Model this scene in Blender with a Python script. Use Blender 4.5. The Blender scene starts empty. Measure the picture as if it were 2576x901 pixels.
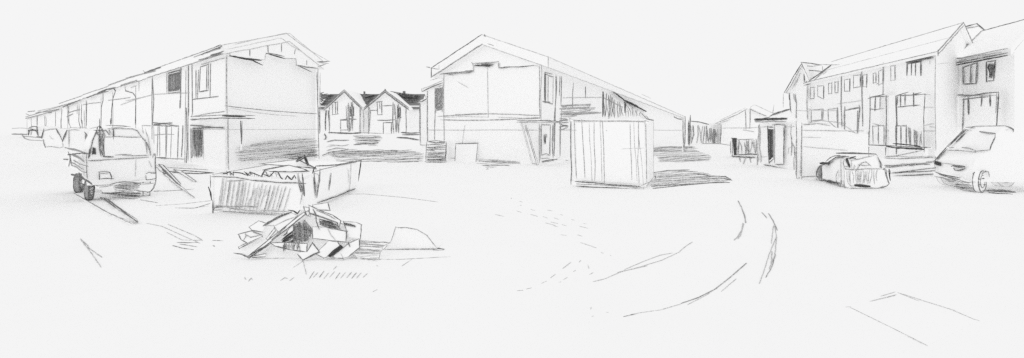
import bpy, math, random
from mathutils import Vector as V
random.seed(7)
R = random.random
F, CX, HY, H = 1100.0, 1288.0, 323.0, 1.9      # survey camera: focal (px), centre, horizon row, eye height
CAM = V((0, 0, H))
K = 2576 / 4075.0
ZT = {0: (0, 0, K), 1: (0, 100, 901/900), 2: (650, 100, 901/800), 3: (800, 600, 1577/1050), 4: (1200, 300, 1239/550),
      5: (1650, 100, 901/600), 6: (2150, 250, 1311/800), 7: (2800, 200, 1051/700), 8: (3200, 50, 1051/875),
      9: (3200, 550, 3.604), 10: (3650, 450, 2.5741), 11: (240, 470, 2.575), 12: (920, 780, 3.218),
      13: (800, 600, 3.218), 14: (0, 400, 3.605), 15: (2850, 380, 2.575), 16: (1900, 700, 2576/2175), 17: (0, 700, 2486/2000)}


def zp(z, x, y):
    a, b, s = ZT[z]
    return ((a + x / s) * K, (b + y / s) * K)


def ray(x, y):
    return V(((x - CX) / F, 1.0, (HY - y) / F))


class PL:
    """a plane in the place; hit() says where a sight line of the survey meets it"""
    def __init__(s, p, n):
        s.p = V(p); s.n = V(n).normalized()
        if s.n.dot(CAM - s.p) < 0: s.n = -s.n
    def hit(s, x, y):
        r = ray(x, y)
        return CAM + r * ((s.p - CAM).dot(s.n) / r.dot(s.n))
    def off(s, e): return PL(s.p + s.n * e, s.n)


def vpl(a, b):
    d = V((b[0] - a[0], b[1] - a[1], 0))
    return PL((a[0], a[1], 0), (d.y, -d.x, 0))


GR = PL((0, 0, 0), (0, 0, 1))
def gpt(x, y):
    p = GR.hit(x, y); return (p.x, p.y)
def pd(x, y, d): return CAM + ray(x, y) * d
def atd(x, d): return ((x - CX) / F * d, d)
def add2(a, b, k=1.0): return (a[0] + b[0] * k, a[1] + b[1] * k)
def v3(a, z): return V((a[0], a[1], z))
def lerp2(a, b, t): return (a[0] + (b[0] - a[0]) * t, a[1] + (b[1] - a[1]) * t)


# ------------------------------------------------------------------ materials
def new_mat(name, col, var=.03, scale=6.0, rough=.9):
    m = bpy.data.materials.new(name); m.use_nodes = True
    nt = m.node_tree; b = nt.nodes['Principled BSDF']
    b.inputs['Roughness'].default_value = rough
    b.inputs['Specular IOR Level'].default_value = 0.0
    tc = nt.nodes.new('ShaderNodeTexCoord'); n = nt.nodes.new('ShaderNodeTexNoise')
    n.inputs['Scale'].default_value = scale; n.inputs['Detail'].default_value = 5
    r = nt.nodes.new('ShaderNodeValToRGB')
    r.color_ramp.elements[0].position = .3; r.color_ramp.elements[1].position = .7
    r.color_ramp.elements[0].color = (*[max(0, c - var) for c in col], 1)
    r.color_ramp.elements[1].color = (*[min(1, c + var) for c in col], 1)
    nt.links.new(tc.outputs['Object'], n.inputs['Vector'])
    nt.links.new(n.outputs['Fac'], r.inputs['Fac']); nt.links.new(r.outputs['Color'], b.inputs['Base Color'])
    return m


def graphite(name, g, lo):
    """soft pencil: dark grains on the paper tooth; the grain size follows the object's own 'grain' value"""
    m = bpy.data.materials.new(name); m.use_nodes = True
    nt = m.node_tree; b = nt.nodes['Principled BSDF']
    b.inputs['Roughness'].default_value = .8; b.inputs['Specular IOR Level'].default_value = 0.0
    at = nt.nodes.new('ShaderNodeAttribute'); at.attribute_type = 'OBJECT'; at.attribute_name = 'grain'
    tc = nt.nodes.new('ShaderNodeNewGeometry'); n = nt.nodes.new('ShaderNodeTexNoise')
    n.inputs['Detail'].default_value = 2
    r = nt.nodes.new('ShaderNodeValToRGB')
    r.color_ramp.elements[0].position = .44; r.color_ramp.elements[1].position = .62
    r.color_ramp.elements[0].color = (g, g, g, 1); r.color_ramp.elements[1].color = (lo, lo, lo, 1)
    nt.links.new(tc.outputs['Position'], n.inputs['Vector']); nt.links.new(at.outputs['Fac'], n.inputs['Scale'])
    nt.links.new(n.outputs['Fac'], r.inputs['Fac']); nt.links.new(r.outputs['Color'], b.inputs['Base Color'])
    return m


M = {'plaster': new_mat('plaster', (.996,) * 3, .004, 3), 'tile': new_mat('roof_tile', (.995,) * 3, .005, 4),
     'metal': new_mat('painted_metal', (.995,) * 3, .005, 5), 'timber': new_mat('timber', (.992,) * 3, .008, 9),
     'glass': new_mat('window_glass', (.994,) * 3, .006, 5), 'paper': new_mat('pale_ground', (.984,) * 3, .005, .6),
     'dark': new_mat('dark_opening', (.13,) * 3, .06, 60), 'grey': new_mat('grey_opening', (.42,) * 3, .16, 45),
     'slate': new_mat('dark_slate', (.24,) * 3, .10, 14),
     1: graphite('graphite_faint', .42, .80), 2: graphite('graphite_soft', .22, .62),
     3: graphite('graphite_firm', .10, .38), 4: graphite('graphite_black', .055, .14)}
WS = .84


# ------------------------------------------------------------------ mesh builder
class MB:
    def __init__(s): s.v = []; s.f = []; s.m = []
    def poly(s, pts, m):
        i = len(s.v); s.v += [tuple(p) for p in pts]; s.f.append(tuple(range(i, i + len(pts)))); s.m.append(m)
    def loft(s, A, B, m, caps=True):
        n = len(A); i = len(s.v); s.v += [tuple(p) for p in A] + [tuple(p) for p in B]
        for k in range(n):
            j = (k + 1) % n; s.f.append((i + k, i + j, i + n + j, i + n + k)); s.m.append(m)
        if caps:
            s.f.append(tuple(range(i + n - 1, i - 1, -1))); s.m.append(m)
            s.f.append(tuple(range(i + n, i + 2 * n))); s.m.append(m)
    def prism(s, A, vec, m):
        vec = V(vec); s.loft(A, [V(p) + vec for p in A], m)
    def tube(s, pts, rad, m, n=5, nor=None):
        k0 = len(s.v); L = len(pts)
        for i, p in enumerate(pts):
            t = (pts[min(i + 1, L - 1)] - pts[max(i - 1, 0)])
            t = t.normalized() if t.length > 1e-9 else V((0, 0, 1))
            u = t.cross(V((0, 0, 1)))
            if u.length < .1: u = t.cross(V((1, 0, 0)))
            u.normalize(); w = t.cross(u); ku = kw = 1.0
            if nor is not None:     # a mark drawn on a face: pressed flat against it
                x = t.cross(nor)
                if x.length > .2:
                    u = x.normalized(); w = nor; vw = (p - CAM).normalized()
                    ku = 1 / max(.42, u.cross(vw).length); kw = .26
            for q in range(n):
                a = 2 * math.pi * q / n
                s.v.append(tuple(p + (u * (math.cos(a) * ku) + w * (math.sin(a) * kw)) * rad[i]))
        for i in range(L - 1):
            for q in range(n):
                a = k0 + i * n + q; b = k0 + i * n + (q + 1) % n
                s.f.append((a, b, b + n, a + n)); s.m.append(m)
        s.f.append(tuple(range(k0, k0 + n))); s.m.append(m)
        s.f.append(tuple(range(k0 + (L - 1) * n, k0 + L * n))); s.m.append(m)
    def stroke3(s, pts, w=2.4, t=2, wob=.7, over=2.0, step=6.0, flat=None):
        """one pencil stroke along a 3-D polyline; w and wob in survey pixels, i.e. a fixed size where it lies"""
        pts = [V(p) for p in pts]
        px = lambda p: max(p.y, .5) / F
        if over:
            d = (pts[0] - pts[1]).normalized(); pts[0] = pts[0] + d * px(pts[0]) * over * R()
            d = (pts[-1] - pts[-2]).normalized(); pts[-1] = pts[-1] + d * px(pts[-1]) * over * R()
        out = []
        for a, b in zip(pts, pts[1:]):
            n = max(1, int((b - a).length / (px((a + b) / 2) * step)))
            n = min(n, 60)
            for k in range(n): out.append(a.lerp(b, k / n))
        out.append(pts[-1])
        ph = R() * 9; wx, wy, wz = R() - .5, R() - .5, R() - .5
        W = V((wx, wy, wz)); res = []; rad = []; n = len(out); press = .8 + .35 * R()
        for i, p in enumerate(out):
            e = px(p); q = p + W * (math.sin(i * .55 + ph) + .6 * math.sin(i * 1.7 + ph * 2)) * e * wob
            if flat is not None:
                q = q - flat.n * (q - flat.p).dot(flat.n) + flat.n * (e * w * (.22 if flat.n.z > .7 else .05))
            res.append(q)
            taper = min(1, .45 + min(i, n - 1 - i) * .3)
            rad.append(max(.0005, e * w * .5 * WS * press * taper * (.72 + .5 * R())))
        s.tube(res, rad, t, 5, flat.n if flat is not None and flat.n.z < .7 else None)
    def build(s, name, parent=None):
        if not s.v: return None
        keys = []
        for m in s.m:
            if m not in keys: keys.append(m)
        me = bpy.data.meshes.new(name); me.from_pydata(s.v, [], s.f)
        for k in keys: me.materials.append(M[k])
        me.polygons.foreach_set('material_index', [keys.index(m) for m in s.m])
        o = bpy.data.objects.new(name, me); bpy.context.scene.collection.objects.link(o)
        base = V((0, 0, 0))
        if parent is not None: base = parent.location if parent.type == 'EMPTY' else V(parent['base'])
        else:
            n = len(s.v); base = V((sum(v[0] for v in s.v) / n, sum(v[1] for v in s.v) / n, min(v[2] for v in s.v)))
        me.transform(__import__('mathutils').Matrix.Translation(-base)); me.update()
        o['base'] = tuple(base)
        d = sum(v[1] for v in s.v) / len(s.v)
        o['grain'] = float(F / max(d, 2) / 2.2)
        if parent is not None:
            o.parent = parent
        else: o.location = base
        return o


def pts_of(s):
    return [tuple(map(float, q.split(','))) for q in s.split()]


def S(mb, pl, z, w, t, *strs, wob=.7, over=2.0, step=6.0):
    """strokes on a plane, given as survey readings"""
    fl = pl
    for s in strs:
        mb.stroke3([pl.hit(*zp(z, x, y)) for x, y in pts_of(s)], w, t, wob, over, step, flat=fl)


def SD(mb, z, w, t, *strs, wob=.5, over=1.0):
    for s in strs:
        mb.stroke3([pd(*zp(z, q[0], q[1]), q[2]) for q in pts_of(s)], w, t, wob, over)


def hatch(mb, pl, z, poly, ang, sp, w=2.2, t=(1, 2), jit=.35, miss=.06, wav=.8):
    P = [zp(z, x, y) for x, y in pts_of(poly)]
    ca, sa = math.cos(math.radians(ang)), math.sin(math.radians(ang))
    Q = [(x * ca + y * sa, -x * sa + y * ca) for x, y in P]
    y = min(q[1] for q in Q) + sp * .5; y1 = max(q[1] for q in Q)
    while y < y1:
        xs = []
        for (xa, ya), (xb, yb) in zip(Q, Q[1:] + Q[:1]):
            if (ya <= y) != (yb <= y): xs.append(xa + (y - ya) / (yb - ya) * (xb - xa))
        xs.sort()
        for a, b in zip(xs[::2], xs[1::2]):
            if b - a < 2 or R() < miss: continue
            j = min(9, (b - a) * .14)
            a += (R() - .4) * j; b -= (R() - .4) * j
            dy = (R() - .5) * sp * 1.1; dz = (R() - .5) * sp * 1.1
            m = max(2, int((b - a) / 16)); segs = [(a + (b - a) * k / m, y + dy + (dz - dy) * k / m + (R() - .5) * sp * .9) for k in range(m + 1)]
            mb.stroke3([pl.hit(u * ca - v * sa, u * sa + v * ca) for u, v in segs], w * (.8 + .5 * R()), random.choice(t), wav, 0, 5, flat=pl)
        y += sp * (1 + (R() - .5) * 2 * jit)


# ------------------------------------------------------------------ things
def tag(o, label=None, cat=None, group=None, kind=None):
    if label: o['label'] = label
    if cat: o['category'] = cat
    if group: o['group'] = group
    if kind: o['kind'] = kind
    return o


def thing(name, loc, label, cat, group=None):
    o = bpy.data.objects.new(name, None); bpy.context.scene.collection.objects.link(o)
    o.location = V(loc); o.empty_display_size = .2
    return tag(o, label, cat, group)


def struct(mb, name): return tag(mb.build(name), kind='structure')


def quad(pl, z, s): return [pl.hit(*zp(z, x, y)) for x, y in pts_of(s)]


def opening(par, pl, z, s, name='window', fill='glass', w=2.2, t=2, proud=.05, frame=True, pane=True, ht=None, mull=None, skip=()):
    proud = proud * .4
    """window or door: a frame of four bars standing proud of the wall and a pane inside it (s = 4 corner readings)"""
    n = pl.n
    q = quad(pl, z, s); c = sum(q, V()) / 4
    mb = MB(); inn = [p.lerp(c, .12) for p in q]
    for i in range(4):
        j = (i + 1) % 4
        mb.prism([q[i] - n * .02, q[j] - n * .02, inn[j] - n * .02, inn[i] - n * .02], n * (proud + .02), 'timber')
    f = pl.off(proud)
    Q = [p + n * proud for p in q]
    for i in range(4):
        if i in skip: continue
        mb.stroke3([Q[i], Q[(i + 1) % 4]], w * (.8 + .4 * R()), t, .6, 3, flat=f)
    if mull:
        for k in mull:
            mb.stroke3([Q[0].lerp(Q[1], k), Q[3].lerp(Q[2], k)], w * .9, t, .6, 1, flat=f)
    o = mb.build(name, par)
    if pane:
        pm = MB(); I = [p + n * .012 for p in inn]
        pm.prism([p - n * .03 for p in I], n * .03, fill)
        if ht:
            ff = pl.off(.022); ps = [p + n * .022 for p in q]
            k = 0.0
            wd = max((ps[1] - ps[0]).length, .05); e = max(ps[0].y, 1) / F
            while k < 1:
                a, b = ps[0].lerp(ps[1], k), ps[3].lerp(ps[2], k)
                pm.stroke3([a.lerp(b, .06 + .08 * R()), a.lerp(b, .94 - .1 * R())], 2.2, random.choice(ht), .8, 0, 5, flat=ff)
                k += e * 2.6 / wd * (.7 + .6 * R())
        pm.build('door_panel' if name == 'door' else 'pane', o)
    return o


def unit(wm, rm, a, b, dv, he, hr, ta=.5, ov=.3, th=.2, tt=None, ea=0.0, eb=0.0, wall='plaster', tile='tile'):
    """one house: walls from facade point a to b, dv deep, eaves he, ridge hr; ea/eb = verge overhang at either end"""
    tt = th if tt is None else tt
    u = V((b[0] - a[0], b[1] - a[1], 0)).normalized(); D = V((dv[0], dv[1], 0)); dn = D.normalized(); Z = V((0, 0, 1))
    hw = he + max(0, tt - th) + .03
    sec = lambda p: [v3(p, 0), v3(p, hw), v3(p, 0) + D * ta + Z * (hr - th + .1), v3(p, 0) + D + Z * hw, v3(p, 0) + D]
    wm.loft(sec(a), sec(b), wall)
    s1 = (hr - he) / (D.length * ta); s2 = (hr - he) / (D.length * (1 - ta))
    def rs(p):
        p = v3(p, 0); ap = p + D * ta + Z * hr
        e0 = p - dn * ov + Z * (he + tt - s1 * ov); e1 = p + D + dn * ov + Z * (he + tt - s2 * ov)
        return [e0, ap + Z * .12, e1, e1 - Z * th, ap + Z * (.12 - th), e0 - Z * th]
    A = [p - u * ea for p in rs(a)]; B = [p + u * eb for p in rs(b)]
    for i in (0, 1):        # two slabs
        rm.loft([A[i], A[i + 1], A[4 - i], A[5 - i]], [B[i], B[i + 1], B[4 - i], B[5 - i]], tile)
    return A, B


# ================================================================== ground
g = MB()
g.poly([(-3000, -60, 0), (3000, -60, 0), (3000, 5000, 0), (-3000, 5000, 0)], 'paper')
tag(g.build('ground'), kind='structure')

# earth bank between the two nearest terraces
bk = MB()
bx0, bx1 = -23.0, -8.2
BANK = PL((0, 27, 0), (0, -1.2, 23))
bk.loft([(-15.5, 27, -.05), (-27, 50, 1.2), (-29, 56, 1.2), (-30, 60, -.05)], [(-4.9, 27.2, -.05), (-8.0, 50, 1.2), (-8.5, 56, 1.2), (-9, 60, -.05)], 'paper')
BK2 = BANK.off(.03)
hatch(bk, BK2, 4, '465,548 720,540 705,600 670,636 475,620', -1, 3.0, 2.6, (1, 2, 2, 3))
hatch(bk, BK2, 4, '225,690 420,665 860,668 1000,672 1085,700 1085,750 1050,756 900,756 300,756', -2, 2.0, 2.0, (1, 2, 2))
hatch(bk, BK2, 4, '205,575 440,582 430,596 215,592', 1, 5, 3, (2, 2))
hatch(bk, BK2, 4, '220,612 430,616 425,630 240,640', -3, 5, 3, (2, 2))
hatch(bk, BK2, 4, '215,640 390,640 380,660 230,668', -6, 5.5, 2.5, (1, 2))
S(bk, BK2, 4, 2.6, 3, '185,720 260,690 390,670 420,660', '205,525 220,550 215,572 200,576')
S(bk, BK2, 4, 4.5, 3, '240,516 330,520 440,524 540,518', '895,516 980,522 1060,518', '905,536 1060,534', '855,560 950,564 1055,582')
S(bk, BK2, 4, 2.4, 2, '545,514 640,520 730,522', '470,548 540,556 720,562')
struct(bk, 'earth_bank')

# ================================================================== left terrace
LA = atd(571, 20.05)
LB = atd(zp(1, 245, 0)[0], 64.5)
LU = V((LB[0] - LA[0], LB[1] - LA[1], 0)).normalized()
LP = vpl(LA, LB)
GC = atd(800, 23.7)                       # far foot of the gable
GV = (GC[0] - LA[0], GC[1] - LA[1])
GP = vpl(LA, GC)
GA = .64
cols = [896, 750, 606, 541, 450, 403, 343, 270, 245, 180, 108]
def lfoot(z1x):
    p = LP.hit(zp(1, z1x, 411)[0], 330); return (p.x, p.y)
lw, lr, lroot = [], [], []
LBL = ['two-storey gabled end house with a corner canopy, right of the small truck',
       'terraced house with a grey upstairs window, joined to the left gable house',
       'plain terraced house right above the truck cab, with one thin downpipe',
       'narrow terraced house behind the left half of the truck cab roof',
       'terraced house with a stepped downpipe, behind the left edge of the truck cab',
       'terraced house behind the truck load bed, with a curved car-height line across it',
       'terraced house with bundled grey downpipes, behind the nearest of the parked cars on the left',
       'narrow terraced house rising between the two nearest parked cars on the left',
       'low-looking terraced house behind the second parked car from the truck',
       'farthest, lowest-looking house of the left terrace, behind the smallest parked car']
DR = [0, 0, .05, .02, .10, .07, .14, .14, .62, .66]
for i in range(10):
    a, b = lfoot(cols[i]), lfoot(cols[i + 1])
    root = thing('terraced_house', v3(a, 0), LBL[i], 'house', 'houses of the left terrace')
    wm, rm = MB(), MB()
    A, B = unit(wm, rm, a, b, GV, 5.2 - DR[i], 6.64 - DR[i] * 1.25, GA, ov=.28, th=.42, tt=.6, ea=.35 if i == 0 else 0)
    d0 = .02 * i
    rm.stroke3([A[0], B[0]], 2.4, 2, .6, 2); rm.stroke3([A[5], B[5]], 2.4, 2, .8, 3)
    wm.stroke3([v3(b, .1), v3(b, 5.1 - DR[i])], 2.2, 2 if i % 2 else 1, .8, 1, flat=LP.off(.01))
    lw.append(wm); lr.append(rm); lroot.append(root)
    if i == 0: LA0 = A; LB0 = B
L1 = LP.off(.02)
def lS(z, w, t, *strs, **k):
    for s in strs:
        q = pts_of(s); mx = sum(zp(z, x, y)[0] for x, y in q) / len(q)
        i = 0
        while i < 9 and zp(1, cols[i + 1], 0)[0] > mx: i += 1
        S(lw[i], L1, z, w, t, s, **k)
RE = LP.off(.3)
def reS(i, w, t, *strs): S(lr[i], RE, 1, w, t, *strs)
reS(6, 4, 3, '250,327 285,312 320,298'); reS(5, 4, 3, '345,290 380,276 420,262'); reS(4, 3.6, 3, '390,270 425,256 460,249'); reS(3, 3, 2, '480,240 545,220', '430,240 500,215')
reS(2, 3.2, 3, '575,190 610,178 640,168'); reS(2, 2.8, 2, '570,180 578,190 600,186', '500,212 560,196 620,182'); reS(0, 3.4, 3, '800,118 850,98 885,84'); reS(0, 2.6, 2, '770,128 830,106 880,92'); reS(8, 3, 2, '150,348 190,344 235,334'); reS(8, 2.6, 1, '150,342 200,332 240,322'); reS(9, 2.6, 2, '110,345 140,342')
# end-house gable
G1 = GP.off(.02)
w0, r0 = lw[0], lr[0]
S(w0, G1, 2, 2.2, 2, '285,135 284,250 286,400', '290,400 291,520 292,600 294,655')
S(w0, G1, 2, 1.8, 1, '281,140 281,380', '287,420 286,640')
S(w0, G1, 2, 2.6, 2, '693,195 692,300 694,450 698,600', '688,210 690,330 698,420')
S(w0, G1, 2, 2.0, 1, '703,215 701,330 704,480', '640,520 640,530')
S(w0, G1, 2, 3.0, 2, '275,362 330,368 440,380 560,390 693,398')
S(w0, G1, 2, 1.7, 1, '300,372 400,390 500,402 600,408', '120,467 400,468 690,467')
hatch(w0, G1, 2, '325,552 430,522 560,508 668,498 692,520 692,590 600,592 480,606 340,612 330,590', -4, 2.7, 2.0, (1, 2, 2))
hatch(w0, G1, 2, '540,575 692,555 692,592 560,600', -5, 3.2, 2.8, (2, 2, 3))
# proud cladding under the gable with a stepped lower edge
cl = MB()
gp2 = GP.off(.0)
cq = quad(gp2, 2, '291,108 291,143 370,149 440,157 456,155 458,132 545,146 594,150 596,178 690,190 690,180 640,140 545,66 520,64')
cl.prism(cq, GP.n * .07, 'plaster')
G3 = GP.off(.075)
S(cl, G3, 2, 4.5, 4, '300,138 370,150 440,158', '330,146 400,158 445,180', '460,126 545,150')
S(cl, G3, 2, 3.2, 3, '470,124 540,140', '596,178 640,188 690,194', '600,180 664,210')
S(cl, G3, 2, 2.0, 2, '440,155 456,155 457,130 470,128', '545,150 594,150 596,182', '299,106 299,138', '291,140 300,140')
S(cl, G3, 2, 3.0, 3, '388,95 388,138', '469,84 470,122', '529,85 530,118', '592,108 588,130', '643,158 643,178')
cl.build('gable_cladding', lroot[0])
# verge (barge boards) on the gable
vg = MB()
VP = PL(LA0[1], GP.n)
SD(vg, 2, 2.0, 1, '0,0,1 1,1,1') if False else None
vg.stroke3([LA0[0], LA0[1], LA0[2]], 2.2, 1, .9, 6, flat=VP.off(.02))
vg.stroke3([LA0[5], LA0[4], LA0[3]], 2.4, 1, .9, 2, flat=VP.off(.02))
for i in (0, 1):
    vg.prism([LA0[i], LA0[i + 1], LA0[4 - i], LA0[5 - i]], GP.n * .02, 'timber')
VQ = VP.off(.025)
S(vg, VQ, 2, 2.6, 3, '230,98 255,88 262,95', '690,165 745,162', '700,168 740,172', '694,186 725,176')
S(vg, VQ, 2, 1.6, 1, '320,86 440,58 550,36 600,72', '552,38 650,110 745,163', '290,108 420,80 505,62')
S(vg, VQ, 2, 1.8, 1, '505,60 530,58 580,96 620,118')
vg.build('barge_board', lroot[0])
# canopy wrapped round the corner, doorway, windows
cn = MB()
ca_, cb_ = lfoot(zp(14, 0, 0)[0] * 0 + 752), LA
cpt = [LP.hit(*zp(2, 158, 432)), LP.hit(*zp(2, 285, 414))]
a2 = (cpt[0].x, cpt[0].y); gn = (GP.n.x, GP.n.y); ln = (LP.n.x, LP.n.y)
e2 = GP.hit(*zp(2, 392, 430)); e2 = (e2.x, e2.y)
foot = [a2, LA, e2, add2(e2, gn, .4), add2(add2(LA, gn, .4), ln, .35), add2(a2, ln, .35)]
cn.loft([v3(p, 2.36) for p in foot], [v3(p, 2.50) for p in foot], 'timber')
for zz, w, t in ((2.36, 3.2, 3), (2.50, 3.0, 2)):
    cn.stroke3([v3(foot[5], zz), v3(foot[4], zz), v3(foot[3], zz)], w, t, .7, 4)
cn.stroke3([v3(foot[4], 2.46), v3(lerp2(foot[4], foot[3], .7), 2.44)], 5, 4, .6, 2)
cn.build('canopy', lroot[0])
pp = MB(); pc = GP.off(.35)
pq = quad(pc, 2, '346,430 353,430 352,560 346,560')
pp.prism(pq, GP.n * -.07, 'timber')
S(pp, pc, 2, 4.2, 3, '347,432 349,480 350,530'); S(pp, pc, 2, 2.0, 2, '353,430 353,520', '344,540 342,560')
pp.build('canopy_post', lroot[0])
opening(lroot[0], LP, 2, '122,452 178,448 182,600 126,610', 'door', 'plaster', 1.8, 1, ht=(1, 1, 2), skip=(2,))
dd = MB()
hatch(dd, LP.off(.07), 2, '143,462 166,458 166,560 160,602 150,600 145,560', 88, 2.4, 3.0, (3, 4))
hatch(dd, LP.off(.07), 2, '126,465 140,465 138,560 130,580', 86, 4.0, 2.6, (2, 3))
S(dd, LP.off(.07), 2, 3, 3, '135,465 140,560', '172,460 168,540 170,570', '130,462 270,458', '120,448 270,462')
dd.build('dark_doorway', lroot[0])  # dark strokes laid over the door for the darkness of its opening
opening(lroot[0], LP, 1, '800,168 832,156 830,260 796,266', 'window', 'glass', 2.8, 3, mull=(.82,), ht=None)
S(w0, L1, 1, 2.6, 3, '768,296 800,292 870,284', '780,178 780,290'); S(w0, L1, 1, 2.2, 2, '790,180 786,295', '838,155 836,285', '896,130 860,140 800,158')
S(w0, L1, 1, 2.4, 2, '765,365 830,352 896,344', '760,380 830,366 896,362'); S(w0, L1, 1, 3, 2, '750,160 750,360', '764,150 766,350 762,366', '742,330 745,480 740,570')
S(w0, RE, 1, 3.0, 3, '790,140 830,128 885,108'); hatch(w0, RE, 1, '820,126 890,100 892,114 830,132', -18, 3, 2.4, (2, 3))
# the second house: grey window, ground-floor doors
opening(lroot[1], LP, 1, '672,192 718,180 719,266 672,272', 'window', 'grey', 3, 3, ht=(2, 3, 3))
opening(lroot[1], LP, 1, '614,396 662,394 662,528 616,528', 'door', 'plaster', 2.4, 3, mull=(.5,))
opening(lroot[1], LP, 1, '668,396 712,402 708,534 664,530', 'window', 'glass', 2.4, 2, mull=(.4,))
lS(1, 3.2, 3, '606,388 640,392 686,390', '610,398 660,402 712,402'); lS(1, 2.2, 2, '612,438 660,434 694,436', '625,530 700,532 734,534')
lS(1, 3.4, 2, '721,160 720,200 718,330', '716,300 716,332', '728,400 726,470 722,525', '630,395 626,520')
lS(1, 2, 1, '565,400 600,402', '480,318 540,296 610,276 690,272 755,270', '500,302 600,280', '520,250 545,240', '740,180 735,560')
lS(1, 2.6, 2, '664,190 664,270', '606,205 612,300 606,410')
# the rest, with what the drawing shows
lS(1, 3, 3, '450,250 460,262 450,290 444,340 443,392', '410,268 410,300 403,330 402,395', '497,242 500,262 528,270 540,285 540,395')
lS(1, 2.2, 2, '541,290 538,395', '553,225 553,262', '430,300 480,294 520,288', '343,302 345,340 344,400', '606,210 604,340', '330,318 360,312 400,308')
lS(14, 3.4, 3, '1135,55 1130,300 1150,380 1165,580', '1170,65 1165,280 1185,400', '1110,70 1105,185'); lS(14, 2.8, 2, '1205,130 1210,380', '1160,260 1180,300 1175,420', '1150,390 1140,560', '1245,20 1235,300')
lS(14, 3.0, 2, '970,80 990,120 970,200 985,340', '965,180 1060,150 1150,130', '955,235 1050,190', '985,90 990,330 1010,380 1000,400')
lS(14, 2.8, 3, '795,160 797,300 792,510', '640,220 645,330 660,520', '545,190 535,300 540,380'); lS(14, 2.6, 2, '895,130 870,300 880,560', '445,200 450,350 455,380', '660,230 668,300 655,400', '530,190 528,390')
lS(14, 2.2, 1, '170,402 300,394 400,402', '400,402 600,410 700,412', '700,412 850,404', '850,404 1000,402', '1000,390 1150,395', '1150,380 1250,400', '1250,410 1400,380')
lS(14, 2.2, 2, '370,190 420,210 440,225'); lS(14, 3, 2, '510,185 560,165 740,175')
for i in range(10):
    lw[i].build('wall', lroot[i]); lr[i].build('roof', lroot[i])

# ================================================================== twin gabled houses beyond the bank
def far_house(x0, x1, gx0, gx1, ga, lab, first):
    dm, dg = 66.0, 63.6
    a, b = atd(zp(4, x0, 0)[0], dm), atd(zp(4, x1, 0)[0], dm)
    root = thing('gabled_house', v3(lerp2(a, b, .5), 0), lab, 'house', 'gabled houses beyond the bank')
    wm, rm, gw, gr = MB(), MB(), MB(), MB()
    unit(wm, rm, a, b, (0, 7.4), 5.15, 7.25, .5, .3, .2, .0, .0, tile='slate')
    RP = PL((0, dm - .3, 5.1), (0, -(2.1), 3.7))
    # cross gable
    P = PL((0, dg, 0), (0, 1, 0))
    c0, c1 = P.hit(*zp(4, gx0, 400)), P.hit(*zp(4, gx1, 400)); ap = P.hit(*zp(4, *ga))
    e = 5.0
    sec = [V((c0.x, dg, 0)), V((c0.x, dg, e)), V((ap.x, dg, ap.z - .25)), V((c1.x, dg, e)), V((c1.x, dg, 0))]
    gw.prism(sec, (0, 2.6, 0), 'plaster')
    sl = .5; y0 = dg - .5
    Lp, Rp = V((c0.x - sl, y0, e - .1)), V((c1.x + sl, y0, e - .1)); A = V((ap.x, y0, ap.z))
    dz = V((0, 0, .35))
    gr.prism([Lp, A, A - dz, Lp - dz], (0, 6.0, 0), 'tile'); gr.prism([A, Rp, Rp - dz, A - dz], (0, 6.0, 0), 'tile')
    vp_ = PL((0, y0, 0), (0, 1, 0)).off(.03)
    gr.stroke3([Lp, A, Rp], 2.6, 3, .8, 3, flat=vp_); gr.stroke3([Lp - dz, A - dz, Rp - dz], 2.6, 3, .8, 3, flat=vp_)
    gr.stroke3([Lp - dz * .5, A - dz * .6, Rp - dz * .5], 2.0, 2, .8, 3, flat=vp_)
    for c in (c0, c1): gw.stroke3([V((c.x, dg, .4)), V((c.x, dg, e))], 3.0, 2, .8, 1, flat=P.off(.02))
    wm.stroke3([v3(a, .4), v3(a, 5.0)], 2.6, 3, .8, 1); wm.stroke3([v3(b, .4), v3(b, 5.0)], 2.2, 2, .8, 1)
    return root, wm, rm, gw, gr, PL((0, dm, 0), (0, 1, 0)), P, RP
h = far_house(160, 566, 250, 525, (395, 131), 'dark-roofed gabled house beyond the bank, the one nearer the left terrace', True)
root, wm, rm, gw, gr, WP, P, RP = h
hatch(rm, RP.off(.04), 4, '160,152 300,180 240,240 215,272 160,262', -8, 2.6, 3, (3, 3, 4)); hatch(rm, RP.off(.06), 4, '160,160 250,180 200,262 162,258', 35, 3, 3, (3, 4))
hatch(rm, RP.off(.04), 4, '415,142 480,160 566,172 566,262 540,255 480,215', 8, 2.8, 3, (3, 3, 4)); hatch(rm, RP.off(.06), 4, '430,150 566,180 566,250', -30, 4, 2.6, (2, 3))
opening(root, P, 4, '280,250 323,238 323,345 280,352', 'window', 'glass', 2.6, 3, mull=(.6,), proud=.06)
opening(root, P, 4, '440,286 468,284 468,358 442,362', 'window', 'dark', 3, 4, proud=.08)
opening(root, P, 4, '352,402 412,402 412,490 352,490', 'window', 'glass', 2.4, 3)
P1 = P.off(.03)
hatch(gw, P1, 4, '395,270 460,236 462,510 416,510 396,480', 89, 3.2, 2.6, (1, 2, 2)); S(gw, P1, 4, 3.4, 3, '355,398 420,392 488,394'); S(gw, P1, 4, 2.4, 2, '350,400 350,515', '550,280 560,400 556,505', '458,240 462,380')
W1 = WP.off(.03)
S(wm, W1, 4, 3.4, 3, '222,298 214,400 215,495', '240,298 246,400 252,500', '212,296 245,300')
ch = MB(); ch.prism(quad(PL((0, 69.6, 0), (0, 1, 0)), 4, '555,170 555,143 563,143 563,170'), (0, .5, 0), 'slate'); ch.build('chimney', root)
wm.build('wall', root); rm.build('roof', root); gw.build('gable_wall', root); gr.build('gable_roof', root)
h = far_house(570, 1062, 600, 938, (757, 134), 'dark-roofed gabled house beyond the bank with a square door, nearer the central house', False)
root, wm, rm, gw, gr, WP, P, RP = h
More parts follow.
